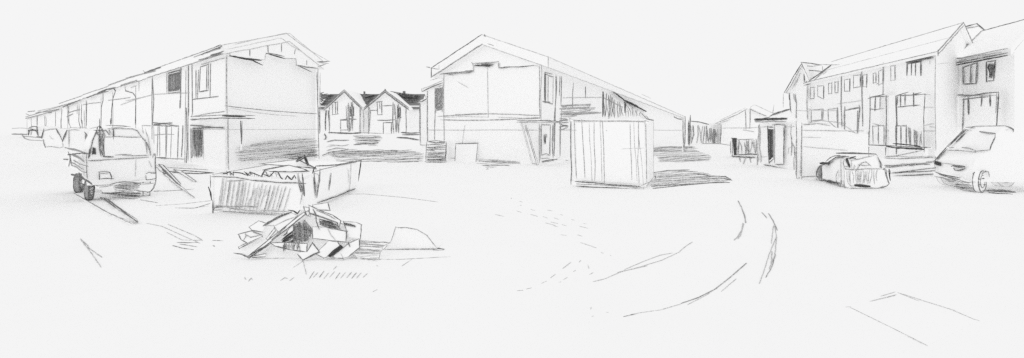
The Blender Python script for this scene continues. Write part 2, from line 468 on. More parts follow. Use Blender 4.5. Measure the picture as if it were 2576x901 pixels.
hatch(rm, RP.off(.04), 4, '570,172 680,178 720,160 640,215 570,262', -14, 2.8, 3, (3, 3, 4)); hatch(rm, RP.off(.04), 4, '790,148 900,165 1062,178 1062,240 980,248 930,240 860,190', 5, 2.6, 3, (3, 3, 4))
hatch(rm, RP.off(.06), 4, '800,150 1050,185 960,240 900,220', 32, 3, 2.8, (3, 4)); S(rm, RP.off(.05), 4, 3, 3, '800,146 900,164 1062,182')
opening(root, P, 4, '678,240 718,234 720,352 682,354', 'window', 'glass', 2.8, 3, proud=.06)
opening(root, P, 4, '862,288 888,284 888,378 864,382', 'window', 'dark', 3, 4, proud=.08)
opening(root, P, 4, '733,426 806,424 806,526 735,528', 'door', 'plaster', 3, 3)
P1 = P.off(.03)
hatch(gw, P1, 4, '822,250 885,262 880,520 830,520', 89, 3.2, 2.6, (1, 2, 2, 3)); S(gw, P1, 4, 2.8, 3, '615,314 672,314', '724,274 806,270', '680,402 760,404 834,398', '820,240 818,420 826,520')
S(gw, P1, 4, 3.4, 2, '602,276 616,330 606,500', '700,236 702,300'); W1 = WP.off(.03)
S(wm, W1, 4, 2.6, 3, '950,300 950,512', '938,270 932,400 930,510'); S(wm, W1, 4, 2.2, 2, '1060,260 1058,510')
for x in (915,):
    ch = MB(); ch.prism(quad(PL((0, 69.6, 0), (0, 1, 0)), 4, f'{x-8},176 {x-8},142 {x+9},140 {x+9},176'), (0, .6, 0), 'slate'); ch.build('chimney', root)
fin = MB(); fin.prism(quad(PL((0, 63, 0), (0, 1, 0)), 4, '744,140 744,120 750,122 760,140'), (0, .2, 0), 'slate'); fin.build('finial', root)
wm.build('wall', root); rm.build('roof', root); gw.build('gable_wall', root); gr.build('gable_roof', root)

# ================================================================== middle terrace
MA, MC = atd(1115, 26.3), atd(1360, 23.1)
FP = vpl(MA, MC); F1 = FP.off(.02)
MU = V((57.5, 126, 0)).normalized(); mend = (MC[0] + MU.x * 150, MC[1] + MU.y * 150)
RWP = vpl(MC, mend); RW1 = RWP.off(.02)
def mfoot(z6x):
    p = RWP.hit(zp(6, z6x, 428)[0], 330); return (p.x, p.y)
mc = [None, 125, 410, 700, 860, 935]
MLB = ['central gabled end house with a stepped band and planks leaning on its corner',
       'terraced house joined to the central gable house, with hatched boarding, above the container',
       'terraced house with vertical grey cladding and a dark broken gutter, behind the container',
       'terraced house to the right of the container top, plain white under a thin eave',
       'last low-looking house of the middle terrace, ending at the tall fence posts']
md = (MA[0] - MC[0], MA[1] - MC[1])
feet = [MC] + [mfoot(x) for x in mc[1:]]
mroot, mw, mr = [], [], []
for i in range(5):
    a, b = feet[i], feet[i + 1]
    root = thing('terraced_house', v3(a, 0), MLB[i], 'house', 'houses of the middle terrace')
    wm, rm = MB(), MB()
    A, B = unit(wm, rm, a, b, md, 5.2, 7.02, .535, ov=.6, th=.55, tt=.68, ea=.4 if i == 0 else 0)
    if i == 0: MA0 = A
    rm.stroke3([A[0], B[0]], 1.8, 1, .9, 2); rm.stroke3([A[5], B[5]], 1.9, 1, .9, 2)
    mroot.append(root); mw.append(wm); mr.append(rm)
vg = MB()
for i in (0, 1): vg.prism([MA0[i], MA0[i + 1], MA0[4 - i], MA0[5 - i]], FP.n * .02, 'timber')
VQ = PL(MA0[1], FP.n).off(.025)
vg.stroke3([MA0[0], MA0[1]], 2.2, 1, .7, 3, flat=VQ); vg.stroke3([MA0[1], MA0[2]], 3.0, 3, .7, 3, flat=VQ)
vg.stroke3([MA0[2], MA0[3]], 3.4, 3, .7, 3, flat=VQ); vg.stroke3([MA0[3], MA0[4]], 4.6, 2, .9, 3, flat=VQ); vg.stroke3([MA0[3], MA0[4]], 3.2, 3, 1.0, 3, flat=VQ)
vg.stroke3([MA0[4], MA0[5]], 2.0, 1, .7, 3, flat=VQ); vg.stroke3([MA0[5], MA0[0]], 2.6, 2, .5, 3, flat=VQ)
S(vg, VQ, 5, 4, 3, '416,66 418,55 422,66', '72,250 90,252'); S(vg, VQ, 5, 2.6, 2, '80,252 110,258 145,264', '145,246 146,262', '440,112 470,122')
vg.build('barge_board', mroot[0])
w0 = mw[0]
S(w0, F1, 5, 2.2, 2, '175,290 173,400 174,520 176,640 176,700', '745,245 748,330 746,450 750,560', '758,215 760,300 754,400 757,570')
S(w0, F1, 5, 1.6, 1, '435,248 437,400 440,552', '115,627 300,628 500,626 740,628', '300,600 285,700 280,800', '200,795 300,798 500,806')
S(w0, F1, 5, 2.4, 2, '140,546 230,540 340,534 440,530', '430,530 560,532 680,538 750,540', '155,566 300,569 440,568', '440,568 600,562 750,556', '240,536 430,528')
S(w0, F1, 5, 1.8, 1, '175,552 300,546 440,550', '500,550 640,556 745,552', '260,340 320,374')
hatch(w0, F1, 5, '370,806 500,808 620,812 620,826 440,826 380,824', 3, 2.8, 2.4, (1, 2))
# stepped cladding under the gable
cl = MB()
cl.prism(quad(FP, 5, '150,250 150,293 230,288 352,268 345,226 500,219 505,255 620,249 745,245 745,226 620,170 440,122 430,124 290,196'), FP.n * .07, 'plaster')
G3 = FP.off(.075)
S(cl, G3, 5, 2.8, 3, '152,294 200,286 270,282 352,270', '502,220 505,256', '535,250 620,250 715,241', '500,257 560,252')
hatch(cl, G3, 5, '185,288 350,268 355,284 260,290 200,300', -3, 2.6, 2.8, (2, 2, 3)); hatch(cl, G3, 5, '358,236 480,232 470,246 360,250', 0, 2.3, 3, (3, 3, 4))
S(cl, G3, 5, 2.2, 2, '340,222 352,240 352,268', '350,232 420,226 500,218', '498,230 500,250', '510,228 511,250', '715,242 745,246'); S(cl, G3, 5, 2, 1, '150,296 175,290', '150,270 152,296')
cl.build('gable_cladding', mroot[0])
# right flank
opening(mroot[0], RWP, 5, '783,296 826,310 824,470 782,458', 'window', 'glass', 2.6, 2, mull=(.3,))
S(w0, RW1, 5, 3.6, 3, '780,282 778,380 780,465', '764,456 790,460 810,460'); S(w0, RW1, 5, 2.6, 2, '785,292 820,312', '790,460 826,474', '780,282 825,294', '845,305 846,420 836,560 832,700', '870,310 866,420')
opening(mroot[0], RWP, 5, '756,595 808,598 808,778 758,772', 'door', 'plaster', 2.6, 2, skip=(2,))
sd = MB(); hatch(sd, RWP.off(.07), 5, '776,650 790,652 786,708 776,712', 88, 2, 3, (4, 4)); sd.build('door_light', mroot[0])
S(w0, RW1, 5, 3, 3, '745,590 744,680 745,820'); S(w0, RW1, 5, 2.4, 2, '752,600 752,800', '827,600 824,700 828,790', '812,600 806,770 790,780', '838,600 834,780', '870,600 870,780', '755,776 790,768 806,780')
st = MB(); sa_, sb_ = RWP.hit(*zp(5, 752, 800)), RWP.hit(*zp(5, 852, 800)); sn = RWP.n
st.prism([V((sa_.x, sa_.y, 0)), V((sb_.x, sb_.y, 0)), V((sb_.x, sb_.y, 0)) + sn * .5, V((sa_.x, sa_.y, 0)) + sn * .5], (0, 0, .14), 'plaster')
hatch(st, RWP.off(.505), 5, '752,795 838,790 858,800 830,812 760,822', -6, 2.4, 2.8, (2, 3, 3)); st.build('doorstep', mroot[0])
cn = MB(); c0 = FP.hit(*zp(5, 628, 590)); c1 = RWP.hit(*zp(5, 840, 588))
ft = [(c0.x, c0.y), MC, (c1.x, c1.y), add2((c1.x, c1.y), (sn.x, sn.y), .4), add2(add2(MC, (sn.x, sn.y), .4), (FP.n.x, FP.n.y), .3), add2((c0.x, c0.y), (FP.n.x, FP.n.y), .3)]
cn.loft([v3(p, 2.22) for p in ft], [v3(p, 2.32) for p in ft], 'timber')
cn.stroke3([v3(ft[5], 2.3), v3(ft[4], 2.3), v3(ft[3], 2.28)], 2.8, 3, .7, 3); cn.stroke3([v3(ft[5], 2.22), v3(ft[4], 2.22), v3(ft[3], 2.22)], 2.2, 2, .8, 3); cn.build('canopy', mroot[0])
S(mw[0], RW1, 5, 2.4, 3, '750,572 815,570'); S(mw[0], RW1, 6, 2.4, 2, '108,85 108,180 100,270 98,400 92,600')
# receding units
m1 = mw[1]
S(m1, RW1, 6, 2.0, 2, '140,90 138,180 136,280', '218,130 212,200 212,300'); S(m1, RW1, 6, 3.4, 3, '295,155 297,232')
S(m1, RW1, 6, 2.0, 1, '145,228 280,226 405,226', '140,300 135,430 130,600', '120,438 400,440'); S(m1, RW1, 6, 2.4, 2, '135,278 230,274 330,278', '125,300 250,296 360,294', '140,318 240,326 330,310', '130,334 200,340 400,326')
hatch(m1, RW1, 6, '135,280 330,276 350,300 400,320 300,340 135,356', -2, 3.6, 2.4, (1, 2)); hatch(m1, RW1, 6, '126,362 182,360 182,434 126,438', -3, 4.6, 2.8, (2, 3))
m2 = mw[2]
S(m2, RW1, 6, 3.6, 3, '408,188 407,350', '412,190 412,340'); hatch(m2, RW1, 6, '415,200 450,212 520,260 555,300 600,290 655,320 650,348 415,358', 89, 4.2, 2.6, (2, 2, 3))
S(m2, RW1, 6, 5.0, 4, '550,255 552,325', '558,258 556,300'); S(m2, RW1, 6, 2.2, 2, '410,225 480,262 540,290', '445,330 445,365')
hatch(m2, RW1, 6, '560,262 630,280 600,310 562,330', 60, 4, 2.4, (2, 2))
gt = MB(); GT = RWP.off(.3)
S(gt, GT, 6, 4.6, 4, '462,176 500,206 550,246 600,266 640,288', '560,256 620,282 692,318'); S(gt, GT, 6, 3, 3, '452,164 480,190 500,182', '640,288 690,318', '660,330 718,388', '690,345 720,385'); gt.build('gutter', mroot[2])
S(mr[2], RWP.off(.5), 6, 1.6, 1, '500,185 600,232', '660,204 720,232')
S(mw[3], RW1, 6, 1.6, 1, '720,438 820,440 925,440'); S(mw[4], RW1, 6, 3, 3, '870,352 900,366 935,370')
# left wing of the central house
wg = MB(); wr = MB()
x0, x1 = zp(5, 75, 0)[0], 1115
w_a, w_b = atd(x0, 28.2), atd(1117, 27.2)
WGP = vpl(w_a, w_b); wn = V((MU.x, MU.y, 0))
wg.loft([v3(w_a, 0), v3(w_a, 4.35), v3(w_b, 4.9), v3(w_b, 0)], [v3(w_a, 0) + wn * 3, v3(w_a, 4.35) + wn * 3, v3(w_b, 4.9) + wn * 3, v3(w_b, 0) + wn * 3], 'plaster')
w_c, w_d = atd(zp(5, 35, 0)[0], 32.5), atd(zp(5, 78, 0)[0], 31.8)
wg.loft([v3(w_c, 0), v3(w_c, 4.0), v3(w_d, 4.1), v3(w_d, 0)], [v3(w_c, 0) + wn * 3, v3(w_c, 4.0) + wn * 3, v3(w_d, 4.1) + wn * 3, v3(w_d, 0) + wn * 3], 'plaster')
WG1 = WGP.off(.02); WC = vpl(w_c, w_d).off(.02)
S(wg, WG1, 5, 2.4, 2, '76,395 75,520 76,690 68,800', '122,365 122,500 118,690', '172,300 172,360'); S(wg, WC, 5, 2.2, 2, '33,470 33,600 33,716 60,718'); S(wg, WG1, 5, 1.8, 1, '80,627 170,628')
pass
pr = quad(WGP.off(.25), 5, '42,400 45,382 100,358 168,332 172,346 100,376')
wr.prism(pr, wn * 3.2, 'tile'); q = WGP.off(.27)
S(wr, q, 5, 2.6, 3, '42,382 44,398 70,384 120,362 168,344'); S(wr, q, 5, 2.2, 1, '95,330 155,312', '45,380 100,360 165,332')
wr.prism(quad(WC.off(.2), 5, '14,464 20,458 76,434 76,444'), wn * 3, 'tile'); S(wr, WC.off(.22), 5, 3.2, 3, '15,462 45,456 76,438')
wg.build('wing_wall', mroot[0]); wr.build('wing_roof', mroot[0])
opening(mroot[0], WGP, 5, '124,368 170,362 166,516 130,524', 'window', 'grey', 2, 2, ht=(2, 2, 3), skip=(2,))
for i in range(5):
    mw[i].build('wall', mroot[i]); mr[i].build('roof', mroot[i])
k0_, k1_ = gpt(*zp(5, 66, 818)), gpt(*zp(5, 188, 812)); KP_ = vpl(k0_, k1_); KK = KP_.off(.015); kv = V((MU.x, MU.y, 0)) * .7
mb = MB(); tz = KP_.hit(*zp(5, 100, 694)).z; qb = [v3(k0_, 0), v3(k1_, 0), v3(k1_, tz), v3(k0_, tz)]; mb.prism(qb, kv, 'plaster')
hatch(mb, KK, 5, '70,696 186,694 186,740 70,742', -1, 4.2, 2.6, (2, 2, 3)); hatch(mb, KK, 5, '68,745 184,748 186,814 66,818', -2, 2.8, 2.6, (1, 2, 2, 3))
S(mb, KK, 5, 3, 3, '189,698 188,760 182,806'); S(mb, KK, 5, 2.6, 2, '72,700 66,816', '76,694 130,690 180,696', '120,776 160,792 188,796')
tag(mb.build('brick_stack'), 'low hatched stack of bricks at the left foot of the central house', 'brick stack')
# things leaning on the central house
def slab3(name, q, vec, label, cat, group=None, w=2.2, t=2, mat='timber', skip=(), wob=.6, ex=None):
    mb = MB(); q = [V(p) for p in q]; mb.prism(q, vec, mat)
    n = (q[1] - q[0]).cross(q[2] - q[0])
    pl = PL(q[0], n); fl = None
    for i in range(len(q)):
        if i in skip: continue
        mb.stroke3([q[i], q[(i + 1) % len(q)]], w * (.75 + .5 * R()), t, wob, 3)
    if ex: ex(mb, PL(q[0], n).off(.004))
    return tag(mb.build(name), label, cat, group)
lean = FP.off(.35)
q = [FP.off(.08).hit(*zp(5, 246, 709)), FP.off(.08).hit(*zp(5, 378, 706)), lean.hit(*zp(5, 364, 831)), lean.hit(*zp(5, 240, 831))]
slab3('plywood_board', q, FP.n * -.02, 'square white board leaning against the front of the central gable house', 'board', None, 2.6, 3)
lean2 = FP.off(.9)
for s, lb in (('636,590 642,586 706,824 700,826', 'faint thin plank leaning on the central gable house, left of the darker plank'), ('660,600 666,598 738,832 731,836', 'darker of the two thin planks leaning beside the door of the central house')):
    p = pts_of(s); up, lo = FP.off(.08), lean2
    q = [up.hit(*zp(5, *p[0])), up.hit(*zp(5, *p[1])), lo.hit(*zp(5, *p[2])), lo.hit(*zp(5, *p[3]))]
    slab3('leaning_plank', q, FP.n * -.03, lb, 'plank', 'planks leaning on the central house', 1.8, 1 if 'faint' in lb else 3)

# ================================================================== storage container
ca, cb = atd(1436, 14.25), atd(1626, 13.75)
CP = vpl(ca, cb); sv = (1.05, 2.55); hc = 2.2
root = thing('storage_container', v3(ca, 0), 'pale upright storage container with ribbed double doors, standing alone on the open ground', 'container')
bd = MB(); cpts = [ca, cb, add2(cb, sv), add2(ca, sv)]
bd.loft([v3(p, .06) for p in cpts], [v3(p, hc) for p in cpts], 'metal')
C1 = CP.off(.02)
S(bd, C1, 6, 3.2, 3, '200,372 198,480 200,600 204,700 200,790'); S(bd, C1, 6, 2.2, 2, '222,372 224,470 228,600 236,750')
S(bd, C1, 6, 2.4, 2, '195,374 300,378 400,380 560,380 690,384', '688,386 690,500 694,640 694,780'); S(bd, C1, 6, 1.8, 1, '200,440 400,442 690,440', '230,384 420,380')
SPc = vpl(cb, add2(cb, sv)).off(.01); bd.stroke3([v3(add2(cb, sv), .1), v3(add2(cb, sv), hc)], 2.2, 2, .7, 3); bd.stroke3([v3(cb, hc), v3(add2(cb, sv), hc)], 3, 3, .6, 2); bd.stroke3([v3(cb, .08), v3(add2(cb, sv), .08)], 2.4, 2, .6, 3)
bd.build('body', root)
for s, strs in (('236,392 428,388 428,776 240,764', ['270,370 276,480 284,600 292,750', '318,390 324,520 334,660 338,800', '352,390 350,500 358,640 356,770', '390,372 396,520 400,650 402,770', '405,380 412,500 416,640 418,790']),
                ('436,388 678,392 676,788 436,776', ['586,400 588,520 594,640 598,766', '610,390 614,520 626,650 632,770', '640,370 642,500 636,640 646,800', '652,560 666,690 672,800', '640,480 650,560'])):
    dm = MB(); dm.prism(quad(CP, 6, s), CP.n * .03, 'metal'); D1 = CP.off(.034)
    for k, st_ in enumerate(strs): S(dm, D1, 6, 1.5 if k % 2 else 1.9, 1 if k % 2 else 2, st_)
    if '586' in strs[0]: S(dm, D1, 6, 1.3, 1, '530,562 600,558 676,556')
    dm.build('door', root)
sl = MB(); sl.prism(quad(CP.off(.04), 6, '204,770 400,792 676,822 676,838 400,812 204,794'), CP.n * .05, 'metal'); D1 = CP.off(.095)
S(sl, D1, 6, 3.4, 3, '230,774 350,782 450,794 560,800 650,806', '245,806 400,812 540,820 676,826'); S(sl, D1, 6, 2.2, 2, '235,790 420,798 640,812', '660,800 730,770', '676,810 674,838'); S(sl, D1, 6, 2, 1, '245,806 250,836'); sl.build('sill', root)
for x, y in ((190, 362), (680, 376)):
    cm = MB(); cm.prism(quad(CP.off(.03), 6, f'{x},{y} {x+24},{y} {x+24},{y+20} {x},{y+20}'), CP.n * .03, 'metal'); S(cm, CP.off(.062), 6, 2.8, 3, f'{x},{y+2} {x+24},{y+6}', f'{x+4},{y} {x+2},{y+20}'); cm.build('corner_casting', root)

# rough hatched earth, plus cast shadows of container and vehicles drawn in as strokes
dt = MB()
hatch(dt, GR, 6, '712,556 900,546 1000,545 1035,572 1060,585 1126,610 1095,645 960,648 770,650 760,620 712,580', -2, 2.0, 1.9, (1, 1, 2, 2), miss=.1)  # container's cast shadow put down as dark strokes, in two patches
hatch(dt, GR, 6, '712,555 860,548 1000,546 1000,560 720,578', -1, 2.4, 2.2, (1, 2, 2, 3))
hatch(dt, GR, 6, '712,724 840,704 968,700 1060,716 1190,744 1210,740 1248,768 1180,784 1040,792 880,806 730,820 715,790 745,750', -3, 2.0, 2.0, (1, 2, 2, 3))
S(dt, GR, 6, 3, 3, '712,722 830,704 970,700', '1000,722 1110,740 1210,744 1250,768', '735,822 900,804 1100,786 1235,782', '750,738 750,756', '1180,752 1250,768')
hatch(dt, GR, 2, '320,612 440,606 600,594 690,592 640,604 450,640 330,642', -4, 3.6, 2.6, (1, 2, 2))
hatch(dt, GR, 4, '290,760 900,758 1085,758 1070,772 910,786 560,774 320,776', 0, 2.1, 2.1, (1, 2, 2))
hatch(dt, GR, 5, '360,830 480,816 630,818 640,830 540,842 430,860 410,850', -3, 3, 2.5, (1, 2)); hatch(dt, GR, 5, '64,814 184,812 186,824 66,826', 0, 3, 2.6, (2, 2))
S(dt, GR, 5, 2.2, 2, '690,828 740,834', '835,808 900,812', '845,806 856,800'); hatch(dt, GR, 5, '756,812 836,808 850,814 770,826', -4, 2.6, 2.4, (2, 3))
S(dt, GR, 6, 2.4, 2, '975,530 1060,528 1175,530 1240,540', '110,636 180,638')
hatch(dt, GR, 10, '340,735 430,700 540,720 600,815 500,800 400,775', 6, 2.2, 2.6, (2, 3, 3)); hatch(dt, GR, 10, '680,802 740,780 960,790 1020,828 900,840 740,826', 3, 2.0, 2.8, (2, 3, 3))  # shade under the van, drawn as dark strokes
hatch(dt, GR, 9, '640,722 960,704 1040,716 900,736 620,752', -3, 3, 2.6, (1, 2, 2)); S(dt, GR, 9, 3, 3, '0,548 130,545 210,545')  # shade under the hatchback, hatched onto the ground
hatch(dt, GR, 11, '430,765 560,765 830,760 825,815 760,835 620,828 520,800', 4, 1.9, 2.2, (2, 2, 3))  # shade below the truck bumper, hatched onto the ground
S(dt, GR, 11, 2.4, 2, '960,750 1030,748', '820,840 1000,870'); S(dt, GR, 14, 4, 3, '175,488 300,490 420,492 600,540'); S(dt, GR, 14, 2.4, 2, '320,500 360,550 430,572 610,580', '340,515 600,540', '648,672 730,660 850,684 920,664')
S(dt, GR, 14, 5, 2, '920,668 1050,700 1180,745'); 
S(dt, GR, 2, 4.0, 3, '20,658 100,654 225,664', '40,662 160,668 220,664'); S(dt, GR, 2, 2.6, 2, '20,640 120,645 200,650', '0,745 60,742 110,738', '55,820 140,822 210,800')
S(dt, GR, 17, 2.0, 1, '775,148 900,140 1075,120', '870,160 950,160 1030,150', '725,235 800,250 990,335', '825,280 900,318 1000,320', '830,240 960,295 1000,318'); S(dt, GR, 17, 2.6, 2, '855,346 900,358 955,366', '875,330 930,332 975,330', '890,338 975,352', '985,318 1000,320', '1050,320 1105,322', '1052,345 1062,350')
S(dt, GR, 17, 2.0, 1, '1700,92 1800,90 2000,108 2165,130'); S(dt, GR, 17, 2.2, 1, '398,312 450,380 500,452', '415,340 460,372 505,404', '398,312 440,350', '760,78 860,74 960,66')
S(dt, GR, 3, 2.0, 1, '330,648 600,640 720,640', '1000,650 1200,650 1490,634', '1200,690 1260,650', '900,640 1050,660', '550,700 610,660 630,740')
S(dt, GR, 8, 3, 3, '0,783 50,783')
struct(dt, 'ground_hatch')  # one mesh: earth marks together with the stroke-drawn shadows
tk = MB()
S(tk, GR, 16, 2.6, 2, '1228,118 1245,150 1258,190 1266,222', wob=.5); S(tk, GR, 16, 2.6, 1, '1235,130 1262,190 1262,222', '1252,222 1246,255 1225,290 1210,304', '1256,225 1240,280 1228,298')
S(tk, GR, 16, 2.4, 2, '1340,172 1365,200', '1372,178 1392,210 1414,258', '1405,370 1388,430 1358,480'); S(tk, GR, 16, 2.6, 1, '1395,235 1385,320', '1410,285 1402,375 1375,440', '1410,285 1375,370 1350,450 1328,510', '1388,355 1384,420', '1400,230 1410,290')
S(tk, GR, 16, 2.4, 1, '600,486 680,452 760,432 870,398 955,358', '955,355 985,330 1014,312'); S(tk, GR, 16, 2.2, 1, '690,444 780,405 860,375 920,364'); S(tk, GR, 16, 2.4, 1, '545,500 600,486', '660,456 800,425')
S(tk, GR, 16, 2.8, 2, '690,664 750,650', '960,602 1040,575 1120,535 1190,480 1268,412'); S(tk, GR, 16, 2.0, 1, '750,648 865,632', '990,608 1080,562 1180,490 1260,418'); S(tk, GR, 16, 2.2, 1, '865,632 960,604', '1150,545 1220,485')
struct(tk, 'tyre_track')
sl = MB()
q = [GR.hit(*zp(16, *p)) for p in ((1735, 618), (1970, 550), (2365, 683), (2120, 800))]
sl.prism([p + V((0, 0, -.03)) for p in q], (0, 0, .034), 'paper'); SLP = PL((0, 0, .004), (0, 0, 1))
S(sl, SLP, 16, 1.9, 1, '1735,618 1760,618', '1760,622 1960,720 2120,800', '1850,592 1975,560', '1900,568 1968,548', '1985,553 2080,590'); S(sl, SLP, 16, 2.0, 1, '1980,550 2100,588 2240,632 2335,675 2365,683', '1860,590 1970,564')
struct(sl, 'pavement')
gv = MB()
for s in ('158,104 162,108', '196,120 212,124', '202,138 206,142', '84,183 125,192', '185,166 208,173', '250,182 285,192', '250,158 270,164', '330,162 352,166', '308,192 330,200', '362,198 382,206', '320,222 368,235', '345,218 380,226', '398,230 420,236', '390,182 402,186', '442,206 458,210', '500,224 515,228', '360,236 380,241', '480,238 522,248', '470,278 495,286', '486,315 560,340', '580,360 594,366', '625,374 632,378', '392,278 420,282',
          '402,438 440,408', '478,408 488,398', '344,482 368,464', '300,508 326,496', '230,534 255,528', '186,542 215,540', '405,490 426,478', '384,502 394,500', '520,420 526,438', '452,452 464,445', '528,466 545,456', '536,618 534,630', '604,644 616,644', '538,664 548,660'):
    S(gv, GR, 16, 2.2, 1, s, over=0)
for x0, x1 in ((700, 1000),):
    for k in range(11):
        x = 655 + k * 32 + R() * 10; S(gv, GR, 3, 2 + 1.4 * R(), random.choice((1, 1, 2)), f'{x-14-R()*6},{770-R()*14} {x+12},{720+R()*14}', wob=.3, over=0)
for s in ('262,758 268,770', '285,780 300,762 308,772', '475,776 500,760 515,765', '530,778 555,758', '790,712 812,690', '1050,688 1056,690', '1030,842 1050,832'): S(gv, GR, 3, 2.6, 1, s)
o = gv.build('gravel'); tag(o, kind='stuff', label='loose gravel flecks scattered on the open ground', cat='gravel')

# ================================================================== fence, posts, far bungalow, bin
fa, fb = atd(zp(6, 978, 0)[0], 52), atd(zp(6, 1176, 0)[0], 57)
FPn = vpl(fa, fb)
root = thing('board_fence', v3(fa, 0), 'vertical board fence of soft grey boards, starting at the two tall posts', 'fence')
mb = MB(); mb.loft([v3(fa, 0), v3(fb, 0), v3(fb, 2.3), v3(fa, 2.75)], [v3(fa, 0) + V((.1, .1, 0)), v3(fb, 0) + V((.1, .1, 0)), v3(fb, 2.3) + V((.1, .1, 0)), v3(fa, 2.75) + V((.1, .1, 0))], 'timber')
FF = FPn.off(.02); hatch(mb, FF, 6, '982,405 1040,402 1160,430 1160,528 985,528', 90, 6.2, 3.0, (1, 2, 2), jit=.5); hatch(mb, FF, 6, '1085,420 1130,430 1130,515 1085,515', 90, 4, 3, (2, 2)); S(mb, FF, 6, 3.4, 3, '982,380 1040,386 1100,402'); mb.build('board_panel', root)
mb = MB(); mb.prism(quad(FF, 6, '1170,398 1182,400 1178,530 1168,530'), FPn.n * .1, 'timber'); S(mb, FPn.off(.13), 6, 3.4, 3, '1140,396 1178,402 1176,460 1172,528'); mb.build('post', root)
for s, d, lb, ln_ in (('928,362 942,362 942,582 930,582', 35.2, 'shorter, left one of two thin posts at the end of the middle terrace', ['930,364 932,460 938,580', '945,350 946,440 942,540']), ('964,380 982,342 980,535 964,540', 36.2, 'higher, right one of two thin posts at the end of the middle terrace', ['980,342 978,420 974,535', '966,390 966,530', '970,380 972,535'])):
    pl = PL((0, d, 0), (0, 1, 0)); mb = MB(); mb.prism(quad(pl, 6, s), (0, .15, 0), 'timber'); S(mb, pl.off(.01), 6, 3.0, 3 if d > 36 else 2, *ln_)
    if d > 36: hatch(mb, pl.off(.01), 6, '962,420 980,410 978,535 962,538', 88, 3, 2.6, (2, 2))
    mb.v = [(x, y, max(z, 0.0)) for x, y, z in mb.v]
    tag(mb.build('tall_post'), lb, 'post', 'tall posts at the end of the middle terrace')
d = 55.0
BP = PL((0, d, 0), (0, 1, 0)); b0, b1 = BP.hit(*zp(7, 102, 450)), BP.hit(*zp(7, 440, 450)); bap = BP.hit(*zp(7, 270, 334))
root = thing('bungalow', (b0.x, d, 0), 'pale low gabled bungalow far off between the board fence and the site hut', 'house')
wm, rm = MB(), MB(); eh = 2.6
wm.prism([V((b0.x, d, 0)), V((b0.x, d, eh)), V((bap.x, d, bap.z - .2)), V((b1.x, d, eh)), V((b1.x, d, 0))], (0, 9, 0), 'plaster')
Lp, Rp, A = BP.hit(*zp(7, 70, 434)), BP.hit(*zp(7, 470, 430)), V((bap.x, d, bap.z)); dz = V((0, 0, .25)); fw = V((0, -.4, 0))
for a, b in ((Lp, A), (A, Rp)): rm.prism([a + fw, b + fw, b + fw - dz, a + fw - dz], (0, 9.8, 0), 'tile')
B1 = BP.off(.02); B2 = BP.off(.42)
S(rm, B2, 7, 2.2, 2, '70,436 130,414 200,385 258,350', '278,352 330,376 392,400', '70,436 102,442'); S(rm, B2, 7, 2.2, 1, '100,418 180,378 250,345', '100,434 160,415', '310,328 350,346 400,370 440,382', '280,340 300,326 316,330')
S(wm, B1, 7, 2.4, 2, '250,352 252,400 254,475', '279,345 278,400 276,470', '70,560 160,570'); S(wm, B1, 7, 3.0, 3, '104,442 104,480 100,560'); S(wm, B1, 7, 1.8, 1, '110,466 220,464 340,462', '240,468 330,460', '420,330 410,400', '476,270 476,340')
hatch(wm, B1, 7, '190,470 300,478 330,490 240,478', 4, 3.4, 2.2, (1, 2))
wm.build('wall', root); rm.build('roof', root)
d = 28.6; e0, e1 = atd(zp(7, 182, 0)[0], d), atd(zp(7, 332, 0)[0], 27.6); UP = vpl(e0, e1)
root = thing('refuse_bin', v3(e0, 0), 'low ribbed grey bin with a black left edge, standing against the site hut', 'bin')
mb = MB(); mb.loft([v3(e0, .1), v3(e1, .1), v3(add2(e1, (.6, 1.6)), .1), v3(add2(e0, (.6, 1.6)), .1)], [v3(e0, 1.18), v3(e1, 1.18), v3(add2(e1, (.6, 1.6)), 1.18), v3(add2(e0, (.6, 1.6)), 1.18)], 'metal')
U1 = UP.off(.02); hatch(mb, U1, 15, '225,452 430,445 430,600 230,602', 90, 8, 3, (1, 2, 2), jit=.6); hatch(mb, U1, 15, '290,470 345,470 345,600 290,600', 90, 4.5, 2.6, (1, 2)); hatch(mb, U1, 15, '365,450 430,440 430,590 370,600', 90, 4, 2.8, (1, 2)); S(mb, U1, 15, 3.6, 3, '200,608 290,606 350,600 438,606'); S(mb, U1, 15, 2.6, 2, '220,448 300,452 380,446')
mb.build('body', root)
mb = MB(); mb.prism(quad(UP.off(.0), 15, '168,440 210,440 208,612 184,612'), UP.n * .05, 'dark'); S(mb, UP.off(.055), 15, 4, 4, '195,442 194,600', '185,445 186,600', '203,445 202,606', '160,438 210,442'); S(mb, UP.off(.055), 15, 3, 2, '146,470 150,600', '165,450 168,640'); mb.build('edge_post', root)
mb = MB(); hatch(mb, GR, 15, '150,600 235,612 400,612 370,680 270,710 240,670 200,650', 88, 8, 3, (1, 2, 2), jit=.6); struct(mb, 'ground_hatch')  # upright pencil strokes on the ground at the foot of the bin

# ================================================================== site hut and hoarding
h0, h1 = atd(zp(7, 330, 0)[0], 22.6), atd(zp(7, 552, 0)[0], 20.0)
HP = vpl(h0, h1)
root = thing('site_hut', v3(h0, 0), 'small site hut with a black doorway under a flat canopy, beside the hoarding', 'hut')
mb = MB(); hv = (1.6, 2.4); P4 = [h0, h1, add2(h1, hv), add2(h0, hv)]
mb.loft([v3(p, 0) for p in P4], [v3(p, 2.2) for p in P4], 'plaster'); H1 = HP.off(.02)
hatch(mb, H1, 15, '430,320 455,320 448,700 422,706', 90, 4, 3.0, (1, 2, 2)); S(mb, H1, 15, 2.4, 2, '440,300 430,450 420,716'); S(mb, H1, 15, 3.2, 3, '415,716 470,734 550,738 640,742 720,756 805,768', '490,710 560,720 700,760'); S(mb, H1, 15, 1.8, 1, '450,630 520,628', '560,636 630,634', '440,326 530,320', '600,326 800,318', '735,600 740,540 780,522', '715,400 740,405')
